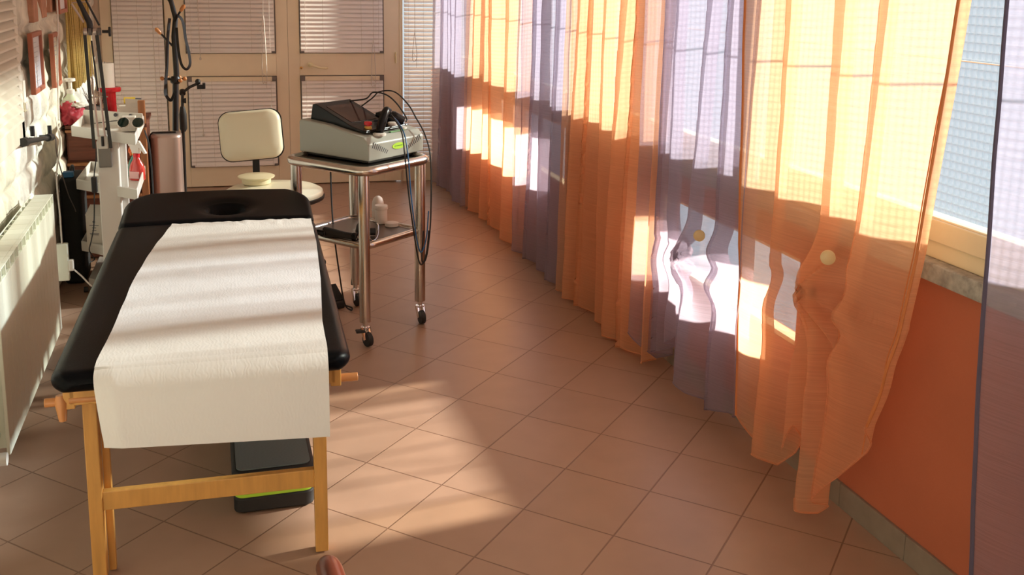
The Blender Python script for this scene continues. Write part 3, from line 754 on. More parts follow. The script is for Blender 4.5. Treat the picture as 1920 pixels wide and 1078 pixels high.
MB().add([(.065,.155,slope(.155)+.0015),(.220,.155,slope(.155)+.0015),(.220,.300,slope(.300)+.0015),(.065,.300,slope(.300)+.0015),(.065,.155,slope(.155)),(.220,.155,slope(.155)),(.220,.300,slope(.300)),(.065,.300,slope(.300))],[(0,1,2,3),(7,6,5,4),(0,4,5,1),(1,5,6,2),(2,6,7,3),(3,7,4,0)]).build('touchscreen',M['screen'],cono)
MB().box((.040,.048,.139),(.300,.120,.146)).build('control_panel',M['black_gloss'],dv,bevel=.003)
MB().lathe([(.016,.146),(.016,.154),(.013,.158)],(.088,.082,0),20).build('stop_button_base',M['amber'],dv,smooth=True)
MB().lathe([(.010,.158),(.010,.162),(.017,.165),(.0175,.176),(.014,.180),(.001,.181)],(.088,.082,0),20).build('stop_button',M['red_gloss'],dv,smooth=True)
MB().lathe([(.022,.146),(.022,.156),(.018,.160),(.001,.160)],(.235,.075,0),24).build('selector_knob',M['white_plastic'],dv,smooth=True)
MB().box((.17,.028,.1225),(.26,.040,.1265)).build('green_label',pbr('green_label',(.25,.5,.25),.5),dv)
# cradle cups for the handpieces
for cx_,cy_ in ((.100,.030),(.285,.075)):
    MB().lathe([(.001,.118),(.027,.118),(.028,.128),(.022,.131),(.001,.131)],(cx_,cy_,0),22).build('holder_cup',M['white_plastic'],dv,smooth=True)
plug=MB().tube([(.238,.345,.166),(.238,.345,.235)],[.013,.011],12); plug.build('cable_plug',M['black_rubber'],dv,smooth=True)
WD=WM[dv.name]
# handpieces: lift out -> own things
def hp(pts,rs,lab,loc):
    t=thing('handpiece',lab,'handpiece',WD@Vector(loc),DV,group='handpieces on the therapy unit'); t.scale=(1.15,)*3
    MB().tube([Vector(p)-Vector(loc) for p in bez(pts,5)],[interp(i/(len(pts)*5-5),rs) for i in range(len(pts)*5-4)],16).build('grip',M['black_gloss'],t,smooth=True)
    return t
h1=hp([(.100,.030,.132),(.118,.034,.165),(.145,.040,.205),(.165,.046,.218),(.195,.052,.205)],[(0,.017),(.3,.019),(.7,.015),(.9,.013),(1,.006)],'black handpiece standing in the left cup of the therapy unit',(.100,.030,.131))
h2=hp([(.300,.075,.150),(.270,.100,.168),(.235,.130,.180),(.215,.155,.184)],[(0,.024),(.35,.030),(.7,.020),(1,.008)],'black rounded handpiece lying across the right side of the therapy unit',(.285,.075,.131))
# cables (one thing each)
def wcable(pts,r,mat,lab,n=10,cat='cable'):
    P=bez(pts,n); t=MB(); L=P[0].copy()
    t.tube([p-L for p in P],r,8); o=t.build('cable',mat,None,smooth=True); o.location=L; return tag(o,lab,cat)
def dl(x,y,z): return WD@Vector((x,y,z))
wcable([dl(.238,.345,.235),(.731,4.95,1.118),(.769,4.95,1.149),(.827,4.90,1.141),(.871,4.85,1.101),(.906,4.80,1.040),(.900,4.77,1.025)],.0038,M['black_rubber'],'black cable arching from the plug at the back of the therapy unit')
wcable([dl(.262,.345,.168),(.765,4.98,1.114),(.805,4.98,1.148),(.875,4.95,1.150),(.933,4.90,1.094),(.965,4.86,1.032),(1.0,4.80,.95),(1.015,4.74,.836),(1.008,4.70,.578),(.990,4.675,.420),(.972,4.665,.350),(.955,4.66,.36),(.965,4.67,.5)],.0036,M['black_rubber'],'black cable looping off the right corner of the therapy unit past the cart leg')
wcable([dl(.195,.052,.205),(.831,4.70,1.047),(.848,4.60,.995),(.853,4.545,.876),(.878,4.60,.712),(.908,4.63,.517),(.936,4.65,.363),(.957,4.655,.337),(.980,4.665,.395),(.992,4.67,.50)],.0038,M['black_rubber'],'black cable hanging from the left handpiece in a loop down the front of the cart')
wcable([dl(.200,.056,.200),(.845,4.68,1.034),(.860,4.59,.983),(.868,4.545,.876),(.885,4.58,.716),(.917,4.615,.495),(.945,4.635,.403),(.975,4.65,.468),(.988,4.66,.60)],.0034,M['blue_cable'],'blue cable hanging from the handpiece down the front of the cart')
# lower shelf items
j=thing('jar','pinkish white cylindrical jar on the lower cart shelf','jar',(.800,4.93,.486))
MB().lathe([(.001,0),(.030,0),(.031,.004),(.031,.088),(.029,.092),(.001,.092)],(0,0,0),24).build('body',M['jar'],j,smooth=True)
MB().lathe([(.0325,.070),(.0335,.072),(.0335,.088),(.031,.093),(.001,.093)],(0,0,0),24).build('lid',M['jar'],j,smooth=True)
tag(MB().lathe([(.001,0),(.034,0),(.0345,.016),(.030,.018),(.001,.015)],(.842,4.86,.486),24).build('flat_dish',M['jar'],None,smooth=True),'flat round pinkish lid lying in front of the white jar','dish')
j=thing('egg_container','pale rounded container behind the jar on the cart shelf','container',(.80,5.03,.486))
MB().lathe([(.001,0),(.030,0),(.032,.05),(.030,.085),(.022,.108),(.010,.117),(.001,.119)],(0,0,0),20).build('body',M['jar'],j,smooth=True)
MB().lathe([(.0325,.044),(.0325,.050)],(0,0,0),20).build('seam_ring',M['white_plastic'],j,smooth=True)
hp_=thing('ultrasound_probe','black handheld probe with glossy head lying on the lower cart shelf','probe',(.55,4.66,.488),R_(-40))
MB().tube([(-.075,0,.026),(-.03,0,.026),(.04,0,.022),(.085,0,.020)],[.024,.020,.016,.017],14).build('grip',M['black_rubber'],hp_,smooth=True)
MB().box((-.125,-.030,.012),(-.055,.030,.038)).build('head',M['black_gloss'],hp_,bevel=.008,seg=3)
MB().tube([(.085,0,.020),(.105,0,.020)],.020,14).build('collar',M['black_gloss'],hp_,smooth=True)
MB().tube([(.105,0,.020),(.135,0,.016)],.008,10).build('connector',M['chrome'],hp_,smooth=True)
fn=thing('cone_applicator','dark conical applicator standing beside the probe on the lower cart shelf','applicator',(.672,4.72,.486))
MB().lathe([(.030,0),(.032,.02),(.026,.045),(.012,.066),(.001,.070)],(0,0,0),18).build('cone',M['black_rubber'],fn,smooth=True)
MB().tube([(.02,-.03,.02),(.06,-.03,.018)],.018,12).build('base_block',M['black_rubber'],fn,smooth=True)
wcable([(.625,4.575,.50),(.645,4.60,.53),(.665,4.56,.54),(.70,4.58,.49),(.735,4.64,.495),(.75,4.72,.53),(.73,4.75,.54)],.0028,M['chrome'],'thin silver lead curling in front of the probe on the lower shelf')
wcable([(.56,5.02,.86),(.56,5.0,.62),(.565,4.97,.45),(.585,4.95,.25),(.615,4.98,.06),(.65,5.0,.012),(.66,5.05,.008),(.62,5.10,.012),(.60,5.10,.03)],.004,M['black_rubber'],'black cable hanging behind the cart down to the foot pedal')
pd=thing('foot_pedal','black foot pedal on the floor behind the massage table corner','foot pedal',(.575,5.10,0),R_(20))
MB().box((-.05,-.045,0),(.045,.06,.045)).build('base',M['black_rubber'],pd,bevel=.01,seg=3)
MB().add([(-.045,-.04,.05),(.04,-.04,.05),(.04,.055,.11),(-.045,.055,.11),(-.045,-.04,.045),(.04,-.04,.045),(.04,.055,.045),(-.045,.055,.045)],[(0,1,2,3),(7,6,5,4),(0,4,5,1),(1,5,6,2),(2,6,7,3),(3,7,4,0)]).build('treadle',M['black_gloss'],pd,bevel=.006,seg=3)

# ------------------------------------------------------------------ white swivel chair
ch=thing('swivel_chair','cream vinyl swivel chair with black-edged backrest in front of the double door','chair',(.325,5.82,0),R_(-8))
seat=MB().lathe([(.001,.445),(.24,.445),(.262,.452),(.268,.468),(.262,.490),(.235,.505),(.12,.510),(.001,.511)],(0,0,0),48,sx=1.05,sy=.98); seat.build('seat',M['vinyl_cream'],ch,smooth=True)
MB().lathe([(.001,.430),(.25,.430),(.270,.440),(.274,.458),(.264,.462)],(0,0,0),48,sx=1.05,sy=.98).build('seat_shell',M['black_rubber'],ch,smooth=True)
# backrest
def back(shr,y_,cr):
    m=MB(); pts=rrect(.185*shr,.150*shr,.07,8)
    rings=[(1,-.0),(1.0,.012),(.97,.026),(.88,.036),(.6,.042),(.25,.044)]
    n=len(pts); vs=[]
    for s,d in rings:
        for (a,b) in pts: vs.append((a*s,y_-d*cr-.12*((a*s)**2)*-1*.9,b*s*(1)))
    fs=[(i*n+k,i*n+(k+1)%n,(i+1)*n+(k+1)%n,(i+1)*n+k) for i in range(len(rings)-1) for k in range(n)]
    fs+=[tuple(range(n)),tuple(range((len(rings)-1)*n,len(rings)*n))]
    return m.add(vs,fs)
T_=Matrix.Translation((-.165,.43,.745))@Matrix.Rotation(R_(-5),4,'Y')@Matrix.Rotation(R_(-10),4,'X')
bc=back(1,0,1.25); bc.xf(T_); bc.build('backrest',M['vinyl_cream'],ch,smooth=True)
bs=back(1.035,.004,-.45); bs.xf(T_); bs.build('back_shell',M['black_rubber'],ch,smooth=True)
MB().box((-.162,.435,.44),(-.120,.450,.70)).box((-.162,.10,.415),(-.120,.45,.430)).build('back_bar',M['black_metal'],ch,bevel=.003)
MB().tube([(0,0,.09),(0,0,.43)],.027,16).build('gas_column',M['black_metal'],ch,smooth=True)
for k in range(5):
    a=R_(72*k+20); lg=MB().tube([(0,0,.10),(math.cos(a)*.26,math.sin(a)*.26,.07)],[.024,.015],10).build('leg',M['black_metal'],ch,smooth=True)
    c=Vector((math.cos(a)*.27,math.sin(a)*.27,.027)); b_=Vector((-math.sin(a),math.cos(a),0))
    MB().tube([c-b_*.018,c+b_*.018],.027,14).tube([c+Vector((0,0,.02)),c+Vector((0,0,.05))],.007,8).build('caster',M['black_rubber'],lg,smooth=True)
bx=thing('round_box','flat round cream box with wide lid sitting on the chair seat','box',(.232,5.93,.511))
MB().lathe([(.001,0),(.075,0),(.082,.006),(.084,.034),(.001,.034)],(0,0,0),36).build('bowl',M['cream_plastic'],bx,smooth=True)
MB().lathe([(.001,.034),(.090,.034),(.104,.040),(.106,.046),(.098,.049),(.001,.051)],(0,0,0),36).build('lid',M['cream_plastic'],bx,smooth=True)

# ------------------------------------------------------------------ coat stand, mic stand, silver case
cs=thing('coat_stand','black coat stand with small wooden ball tips and a hanging strap','coat stand',(-.240,7.05,0))
MB().tube([(-.012,0,.02),(-.005,0,.6),(0.012,0,1.0),(.020,0,1.05),(.015,0,1.30),(0.03,0,1.42),(0,0,1.56),(-.02,0,1.80)],[.021,.021,.020,.019,.018,.017,.015,.012],14).build('pole',M['black_metal'],cs,smooth=True)
for k in range(4):
    a=R_(90*k+30); MB().tube(bez([(0,0,.22),(math.cos(a)*.08,math.sin(a)*.08,.16),(math.cos(a)*.17,math.sin(a)*.17,.03),(math.cos(a)*.20,math.sin(a)*.20,.012)],5),.011,8).build('leg',M['black_metal'],cs,smooth=True)
MB().lathe([(.024,.985),(.034,.995),(.034,1.02),(.024,1.035)],(.012,0,0),18).build('collar',M['black_metal'],cs,smooth=True)
for ang,l,up in ((190,.085,.012),(-50,.05,.0),(-15,.062,.01),(70,.07,.01),(140,.07,.01)):
    a=R_(ang); e_=Vector((.012+math.cos(a)*l,math.sin(a)*l,1.01+up)); q=MB().tube([(.012,0,1.008),e_],.007,8).build('peg',M['black_metal'],cs,smooth=True)
    MB().sphere(e_,.0145,12).build('ball_tip',M['woodball'],q,smooth=True)
for ex,ey,ez,bx_,bz in ((-.072,-.02,1.325,.004,1.235),(.070,-.02,1.475,.020,1.40),(-.05,.06,1.62,.0,1.52)):
    d=(Vector((ex,ey,ez))-Vector((bx_,0,bz))).normalized(); e_=Vector((ex,ey,ez))
    q=MB().tube([(bx_,0,bz),e_],.007,8).build('hook',M['black_metal'],cs,smooth=True)
    MB().tube([e_-d*.012,e_,e_+d*.028,e_+d*.040],[.008,.013,.014,.006],12).build('wooden_tip',M['woodball'],q,smooth=True)
# strap hanging from hook
sp=thing('strap','black strap hanging in a loop from the coat stand','strap',(-.19,7.01,1.44))
def ribbon(pts,w,th=.0025):
    P=bez(pts,8); m=MB(); vs=[]
    for i,p in enumerate(P):
        d=(P[min(i+1,len(P)-1)]-P[max(i-1,0)]).normalized(); s=Vector((0,1,0)); s=(s-d*s.dot(d)).normalized(); s=(s*.6+d.cross(s)*.8).normalized(); nn=d.cross(s)
        for a,b in ((-1,-1),(1,-1),(1,1),(-1,1)): vs.append(p+s*a*w/2+nn*b*th/2)
    fs=[(i*4+k,i*4+(k+1)%4,(i+1)*4+(k+1)%4,(i+1)*4+k) for i in range(len(P)-1) for k in range(4)]+[(0,3,2,1),tuple(len(vs)-4+k for k in range(4))]
    return m.add(vs,fs)
ribbon([(-.215,7.0,1.40),(-.195,7.0,1.435),(-.165,7.0,1.40),(-.15,7.0,1.28),(-.135,7.0,1.20),(-.13,7.0,1.12),(-.155,7.0,1.085),(-.185,7.0,1.12),(-.20,7.0,1.22),(-.205,7.0,1.36)],.020).build('loop',M['strap'],sp,world=True)
ribbon([(-.245,7.0,1.42),(-.262,7.0,1.30),(-.275,7.0,1.12),(-.29,7.0,.98),(-.292,7.0,.92),(-.262,7.0,.88),(-.235,7.0,.93)],.022).build('tail',M['strap'],sp,world=True)
ms=thing('microphone_stand','black tripod stand with angled clamp head beside the coat stand','stand',(-.195,6.82,0))
MB().tube([(0,0,.05),(0.006,0,.70)],.0125,12).build('lower_tube',M['black_metal'],ms,smooth=True)
MB().lathe([(.014,.695),(.024,.715),(.024,.81),(.016,.85),(.013,.86)],(.010,0,0),18).build('clutch',M['black_rubber'],ms,smooth=True)
MB().tube([(.010,0,.85),(.014,0,.955)],.010,12).build('upper_tube',M['black_metal'],ms,smooth=True)
MB().tube([(.014,-.01,.945),(.014,.01,.96)],.02,12).tube([(.02,0,.955),(.06,0,.985),(.10,-.01,1.005),(.125,-.01,1.015)],.009,10).build('boom_arm',M['black_metal'],ms,smooth=True)
MB().sphere((.112,-.01,1.022),.018,12).box((.105,-.03,.975),(.150,.01,1.00)).box((.140,-.03,.975),(.158,.01,1.012)).build('clamp',M['black_rubber'],ms,bevel=.003)
MB().tube([(.02,-.02,.90),(.035,-.02,.90)],[.016,.018],10).build('tightening_knob',M['black_rubber'],ms,smooth=True)
for k in range(3):
    a=R_(120*k+30); MB().tube([(0,0,.28),(math.cos(a)*.27,math.sin(a)*.27,.012)],.009,8).build('leg',M['black_metal'],ms,smooth=True)
sc=thing('silver_case','tall rounded silver grey case standing left of the black microphone stand','case',(-.285,6.62,0))
MB().prism(rrect(.094,.09,.055,8),.03,.722).build('body',M['cyl_metal'],sc,bevel=.022,seg=4,smooth=True)
MB().prism(rrect(.098,.094,.058,8),0,.03).build('base',M['black_rubber'],sc,bevel=.004)
MB().tube(bez([(-.094,-.02,.04),(-.099,-.03,.4),(-.099,-.03,.66),(-.085,-.03,.722),(-.05,-.03,.728),(.06,-.03,.728)],6),.0055,8).build('edge_trim',M['black_rubber'],sc,smooth=True)
MB().box((-.05,-.02,.722),(.05,.012,.732)).build('top_handle',M['chrome'],sc,bevel=.003)

# ------------------------------------------------------------------ radiator
rd=thing('radiator','white aluminium column radiator on the left stone wall','radiator',(-.70,3.5,.10))
Y0=3.52; NS=16; pw=.0805
def rel(m): return m
for k in range(NS):
    y0=Y0+k*pw; s=MB()
    s.box((-.712,y0+.001,.10),(-.700,y0+pw-.0015,.690))          # front plate
    s.box((-.790,y0+pw/2-.004,.11),(-.712,y0+pw/2+.004,.70))     # rib
    s.box((-.788,y0+.003,.12),(-.776,y0+pw-.003,.69))            # rear fin
    # sloping top louvre: front lip and flat crown
    s.box((-.775,y0+.001,.722),(-.715,y0+pw-.001,.732))
    s.box((-.718,y0+.001,.688),(-.714,y0+pw-.001,.724))            # recessed plate behind the slots
    s.box((-.714,y0+.0005,.688),(-.700,y0+.0035,.731)); s.box((-.714,y0+pw-.004,.688),(-.700,y0+pw-.001,.731))
    s.box((-.716,y0+.001,.728),(-.700,y0+pw-.001,.732))
    s.box((-.792,y0+.001,.727),(-.788,y0+pw-.001,.733)); s.box((-.790,y0+.001,.700),(-.716,y0+.005,.731))
    s.build('section',M['white_gloss'],rd,bevel=.0015,seg=1,world=True)
MB().tube([(-.75,Y0-.01,.16),(-.75,Y0+NS*pw+.02,.16)],.017,12).tube([(-.75,Y0-.01,.66),(-.75,Y0+NS*pw+.02,.66)],.017,12).build('header_pipe',M['white_gloss'],rd,smooth=True,world=True)
MB().lathe([(.019,0),(.019,.025),(.012,.03)],(-.745,Y0+NS*pw+.003,.70),14,axis='Y').build('end_plug',M['cream_plastic'],rd,smooth=True,world=True)
vv=MB().tube([(-.75,Y0-.02,.16),(-.75,Y0-.10,.16)],.012,10).tube([(-.75,Y0-.10,.16),(-.75,Y0-.10,.0)],.008,10).tube([(-.77,Y0-.06,.115),(-.70,Y0-.06,.115)],[.022,.022],16)
vv.build('valve',M['white_plastic'],rd,smooth=True,world=True)

# ------------------------------------------------------------------ things on the left wall
def louvre():
    t=thing('louvred_shutter','white louvred wooden shutter on the near left wall','shutter',(XL+.03,4.3,.96))
    f=MB(); x0,x1=-.832,-.800
    y0,y1,z0,z1=3.75,4.845,.975,2.2
    f.box((x0,y1-.065,z0),(x1,y1,z1)).box((x0,y0,z0),(x1,y0+.065,z1)).box((x0,y0,z0),(x1,y1,z0+.09)).box((x0,y0,z1-.08),(x1,y1,z1))
    f.build('frame',M['white_wall'],t,bevel=.004,world=True)
    z=z0+.10; s=MB()
    while z<z1-.1:
        s.add([(x1+.012,y0+.06,z),(x1+.012,y1-.062,z),(x0,y1-.062,z+.040),(x0,y0+.06,z+.040),(x1+.010,y0+.06,z+.008),(x1+.010,y1-.062,z+.008),(x0,y1-.062,z+.050),(x0,y0+.06,z+.050)],[(0,3,2,1),(4,5,6,7),(0,1,5,4),(1,2,6,5),(2,3,7,6),(3,0,4,7)]); z+=.040
    s.build('slats',M['white_wall'],t,world=True)
    MB().tube([(-.805,4.86,1.14),(-.805,4.86,1.24)],.016,10).box((-.83,4.85,1.15),(-.81,4.95,1.23)).build('hinge',M['white_wall'],t,bevel=.003,world=True)
louvre()
def picframe(y0,y1,z0,z1,mat,lab,x=XL+.022,tilt=.0,lines=9,seed=1,mf=None):
    t=thing('picture_frame',lab,'picture frame',(x,(y0+y1)/2,z0),group='framed pictures on the stone wall')
    w_=.022; f=MB()
    f.box((x-.004,y0,z0),(x+.018,y0+w_,z1)).box((x-.004,y1-w_,z0),(x+.018,y1,z1)).box((x-.004,y0+w_,z0),(x+.018,y1-w_,z0+w_)).box((x-.004,y0+w_,z1-w_),(x+.018,y1-w_,z1))
    f.build('frame',mf or M['frame_wood'],t,bevel=.002,world=True)
    dc=MB().box((x,y0+w_,z0+w_),(x+.005,y1-w_,z1-w_)).build('document',mat,t,world=True)
    r=random.Random(seed); tx=MB(); W_=y1-y0-2*w_; H=z1-z0-2*w_
    for k in range(lines):
        zz=z1-w_-H*(.12+.76*k/max(1,lines-1)); l=W_*r.uniform(.2,.7) if k not in (1,lines-1) else W_*.86; c=(y0+y1)/2
        tx.box((x+.005,c-l/2,zz-.0016),(x+.0062,c+l/2,zz+.0016))
    if lines: tx.build('printed_lines',M['ink2'],dc,world=True)
    return t
picframe(5.20,5.50,1.135,1.425,M['paper_doc'],'framed certificate with pale bluish paper, nearest on the stone wall',seed=3)
picframe(5.86,6.10,1.095,1.385,M['paper_doc2'],'framed certificate with yellowish paper, between the first frame and the string curtain',seed=5)
picframe(6.10,6.42,1.48,1.75,M['paper_doc'],'reddish framed picture highest on the wall above the string curtain edge',x=XL+.035,lines=0,seed=6)
nb=thing('brick_niche_shelf','small terracotta brick block set in the stone wall above the frames','brick',(XL+.01,5.75,1.46))
MB().box((XL-.03,5.42,1.465),(XL+.022,5.55,1.9)).box((XL-.03,5.68,1.475),(XL+.022,5.84,1.9)).box((XL-.03,6.05,1.49),(XL+.015,6.28,1.9)).build('bricks',M['brick'],nb,bevel=.006,world=True)
wc=thing('wall_socket_box','small cream switch box on the stone wall beside the shutter','switch',(XL+.02,5.02,.98))
MB().box((XL,4.99,1.08),(XL+.022,5.05,1.13)).build('cover',M['cream_plastic'],wc,bevel=.004,world=True)
MB().box((XL+.022,5.005,1.09),(XL+.026,5.035,1.12)).build('rocker',M['white_plastic'],wc,bevel=.002,world=True)
bk=thing('wall_bracket','black metal pipe bracket on the stone wall above the radiator','bracket',(XL+.03,5.1,.93))
MB().tube([(-.79,4.72,.985),(-.79,5.50,.885)],.0115,12).tube([(-.79,4.96,.975),(-.79,4.96,1.02)],.010,10).tube([(-.79,5.46,.90),(-.79,5.46,.95)],.010,10).tube([(-.79,4.70,.987),(-.79,4.78,.978)],.020,12).tube([(-.79,5.38,.90),(-.79,5.50,.885)],.019,12).build('pipe',M['black_metal'],bk,smooth=True,world=True)
MB().tube([(-.83,5.1,.935),(-.79,5.1,.935)],.012,8).tube([(-.83,5.4,.90),(-.79,5.4,.90)],.012,8).build('wall_mount',M['black_metal'],bk,smooth=True,world=True)
wcable([(-.80,6.10,1.62),(-.80,6.08,1.45),(-.80,5.95,1.20),(-.79,5.80,.93)],.005,M['white_plastic'],'white cable running down the stone wall between the picture frames')
wcable([(-.77,5.50,.88),(-.775,5.55,.78),(-.76,5.72,.55),(-.74,5.85,.40),(-.74,5.87,.25),(-.75,5.85,.12)],.003,M['grey_plastic'],'thin dark cable dropping from the wall bracket past the chest')
# power strip
pw_=thing('power_strip','white power strip hanging upright next to the far end of the radiator','power strip',(-.70,5.42,.16))
MB().box((-.792,5.40,.150),(-.735,5.44,.345)).build('housing',M['white_gloss'],pw_,bevel=.006,seg=3,world=True)
MB().box((-.738,5.40,.20),(-.712,5.43,.26)).build('plug',M['white_plastic'],pw_,bevel=.006,world=True)
tag(wcable([(-.763,5.42,.345),(-.768,5.45,.50),(-.778,5.50,.68),(-.765,5.60,.84),(-.80,5.76,.95)],.0042,M['white_plastic'],'white cable rising from the power strip'),None)
wcable([(-.717,5.41,.21),(-.68,5.41,.17),(-.63,5.43,.10),(-.57,5.48,.05),(-.56,5.52,.02)],.0042,M['white_plastic'],'short white cable curving from the plug to the floor')
# black bag with blue box
bg_=thing('black_bag','tall black fabric bag between radiator and wooden chest','bag',(-.775,5.75,0))
MB().prism([(x-.765,y+5.98) for x,y in rrect(.055,.14,.03,5)],0,.60).build('body',M['dark_bag'],bg_,bevel=.02,seg=3,smooth=True,world=True)
MB().tube(bez([(-.765,5.92,.60),(-.765,5.95,.64),(-.765,6.02,.64),(-.765,6.05,.60)],6),.006,8).build('handle',M['strap'],bg_,smooth=True,world=True)
tag(MB().box((-.80,5.86,.602),(-.745,5.905,.632)).build('small_box',M['blue'],None,bevel=.003),'small blue box on the black bag','box')

# ------------------------------------------------------------------ chest with things on it
cx0,cx1,cy0,cy1=-.835,-.392,6.36,6.84
dr=thing('wooden_chest','dark reddish wooden drawer chest behind the white trolley','chest of drawers',((cx0+cx1)/2,(cy0+cy1)/2,0))
MB().box((cx0,cy0+.02,0),(cx1,cy1,.80)).build('carcass',M['red_wood'],dr,bevel=.003,world=True)
MB().box((cx0-.0,cy0-.02,.80),(cx1+.012,cy1+.005,.822)).build('top_board',M['red_wood'],dr,bevel=.003,world=True)
MB().box((cx1-.035,cy0-.012,0),(cx1+.006,cy0+.02,.96)).build('corner_post',M['orange_wood'],dr,bevel=.004,world=True)
for k in range(4):
    z0=.01+k*.2; d=MB().box((cx0+.01,cy0,z0),(cx1-.04,cy0+.02,z0+.165)).box((cx0+.01,cy0-.004,z0+.08),(cx1-.04,cy0,z0+.084)).build('drawer',M['red_wood'],dr,bevel=.002,world=True)
    MB().box((cx0,cy0-.022,z0+.168),(cx1-.036,cy0+.02,z0+.184)).build('ledge',M['orange_wood'],dr,bevel=.002,world=True)
    MB().sphere((-.60,cy0-.012,z0+.12),.011,10).build('knob',M['orange_wood'],d,smooth=True,world=True)
ZT=.822
pb=thing('pump_bottle','pale green pump bottle of soap at the wall end of the chest','bottle',(-.800,6.42,ZT)); pb.scale=(1.15,1.15,1.35)
MB().lathe([(.001,0),(.045,0),(.047,.01),(.047,.085),(.040,.108),(.022,.124),(.018,.135),(.001,.135)],(0,0,0),26,).build('bottle',M['soap'],pb,smooth=True)
MB().lathe([(.020,.133),(.020,.150),(.009,.155),(.009,.185),(.026,.188),(.026,.200),(.001,.202)],(0,0,0),20).tube([(0,0,.193),(-.03,-.02,.190),(-.045,-.03,.182)],.006,8).build('pump',M['white_plastic'],pb,smooth=True)
rb=thing('red_bag','crumpled red cloth bag on the chest beside the trolley tray','bag',(-.80,6.33,.822))
def blob(c,rx,ry,rz,amp,seed,n=40,m=24):
    mb=MB()
    def f(u,v):
        a=u*2*math.pi; b=-math.pi/2+v*math.pi
        d=Vector((math.cos(b)*math.cos(a),math.cos(b)*math.sin(a),math.sin(b)))
        k=1+amp*noise.noise(d*2.2+Vector((seed,0,0)))+amp*.5*noise.noise(d*5+Vector((0,seed,0)))
        return Vector(c)+Vector((d.x*rx*k,d.y*ry*k,max(-rz*.85,d.z*rz*k)))
    return mb.grid(f,n,m)
weld(blob((0,.055,.065),.066,.10,.075,.35,4).build('pouch',M['red_cloth'],rb))
weld(blob((.035,.05,.115),.05,.07,.018,.4,9).build('flap',M['cardboard'],rb))
MB().tube(bez([(-.04,-.02,.12),(-.03,-.04,.15),(.02,-.04,.15),(.03,-.02,.12)],6),.003,6).build('cord',M['blindcord'],rb,smooth=True)
rc=thing('red_stand','glossy red pedestal carrying the white candle','candle holder',(-.600,6.60,ZT))
MB().lathe([(.001,0),(.045,0),(.045,.012),(.036,.02),(.034,.16),(.036,.165),(.062,.168),(.066,.176),(.066,.190),(.060,.196),(.001,.196)],(0,0,0),30).build('pedestal',M['red_gloss'],rc,smooth=True)
cn=thing('pillar_candle','thick white pillar candle on the red pedestal','candle',(-.622,6.60,ZT+.196))
MB().lathe([(.001,0),(.054,0),(.054,.145),(.050,.149),(.046,.146),(.001,.143)],(0,0,0),30).build('wax',M['wax'],cn,smooth=True)
MB().tube([(0,0,.14),(.002,0,.157)],.0016,6).build('wick',M['ink'],cn)
hd=thing('hair_dryer','dark grey rounded appliance lying behind the tray on the chest','appliance',(-.70,6.52,ZT))
MB().tube(bez([(-.07,-.03,.035),(-.02,-.02,.065),(.05,-.01,.050),(.09,0,.032)],6),[interp(i/18,[(0,.026),(.5,.034),(1,.028)]) for i in range(19)],14).build('body',M['grey_plastic'],hd,smooth=True)
MB().tube([(-.05,-.05,.05),(-.05,-.055,.095)],[.016,.013],10).build('nozzle',M['black_rubber'],hd,smooth=True)
df=thing('dried_flowers','small bunch of dried brown twigs behind the tray, under the string curtain','dried plant',(-.70,6.70,ZT))
tw=MB(); r=random.Random(5)
for k in range(16):
    a=r.uniform(0,6.28); l=r.uniform(.06,.12); tw.tube([(0,0,.02),(math.cos(a)*l*.5,math.sin(a)*l*.3,.10),(math.cos(a)*l*.9,math.sin(a)*l*.5,.15+r.uniform(0,.06))],[.003,.002,.001],5)
tw.build('twigs',M['red_wood'],df)
MB().lathe([(.001,0),(.03,0),(.038,.06),(.034,.075),(.03,.07),(.001,.065)],(0,0,0),18).build('pot',M['dark_bag'],df,smooth=True)
yl=thing('yellow_bottle','small yellow bottle lying beside the red pedestal','bottle',(-.47,6.52,ZT+.0985))
tb_=thing('tissue_box','open cream cardboard box on the right end of the chest','box',(-.470,6.50,ZT))
MB().box((-.07,-.07,0),(.065,.07,.098)).build('carton',M['cardboard'],tb_,bevel=.002)
MB().add([(-.03,-.072,.09),(.066,-.072,.085),(.066,-.08,.135),(-.03,-.085,.145),(-.03,-.070,.09),(.066,-.070,.085),(.066,-.078,.135),(-.03,-.083,.145)],[(0,1,2,3),(7,6,5,4),(0,4,5,1),(1,5,6,2),(2,6,7,3),(3,7,4,0)]).build('flap',M['cardboard'],tb_)
MB().tube([(-.045,0,.022),(.02,0,.022)],[.020,.020],14).build('body',M['yellow'],yl,smooth=True)
MB().tube([(.02,0,.022),(.055,0,.022)],[.014,.014],12).build('cap',M['ink'],yl,smooth=True)

# ------------------------------------------------------------------ white trolley
tr_=thing('white_trolley','white plastic trolley with three tilted trays, left of the massage table','trolley',(-.53,5.6,0))
FL,FR,BR,BL=Vector((-.715,5.66)),Vector((-.375,5.30)),Vector((-.372,6.00)),Vector((-.700,6.22))
CC=(FL+FR+BR+BL)/4
def trayT(z,sc=1.0,lip=.05,name='tray',nofar=False):
    q=[CC+(p-CC)*sc for p in (FL,FR,BR,BL)]; m=MB()
    q=[tuple(p) for p in q]; m.prism(q,z,z+.006)
    ins=[tuple(CC+(Vector(p)-CC)*.955) for p in q]
    for i in range(4):
        a,b,c,d=q[i],q[(i+1)%4],ins[(i+1)%4],ins[i]
        m.prism([a,b,c,d],z+.004,z+lip)
    return m.build(name,M['white_plastic'],tr_,bevel=.004,world=True)
trayT(.862,1.0,.055); trayT(.575,.96,.055); trayT(.235,.93,.055)
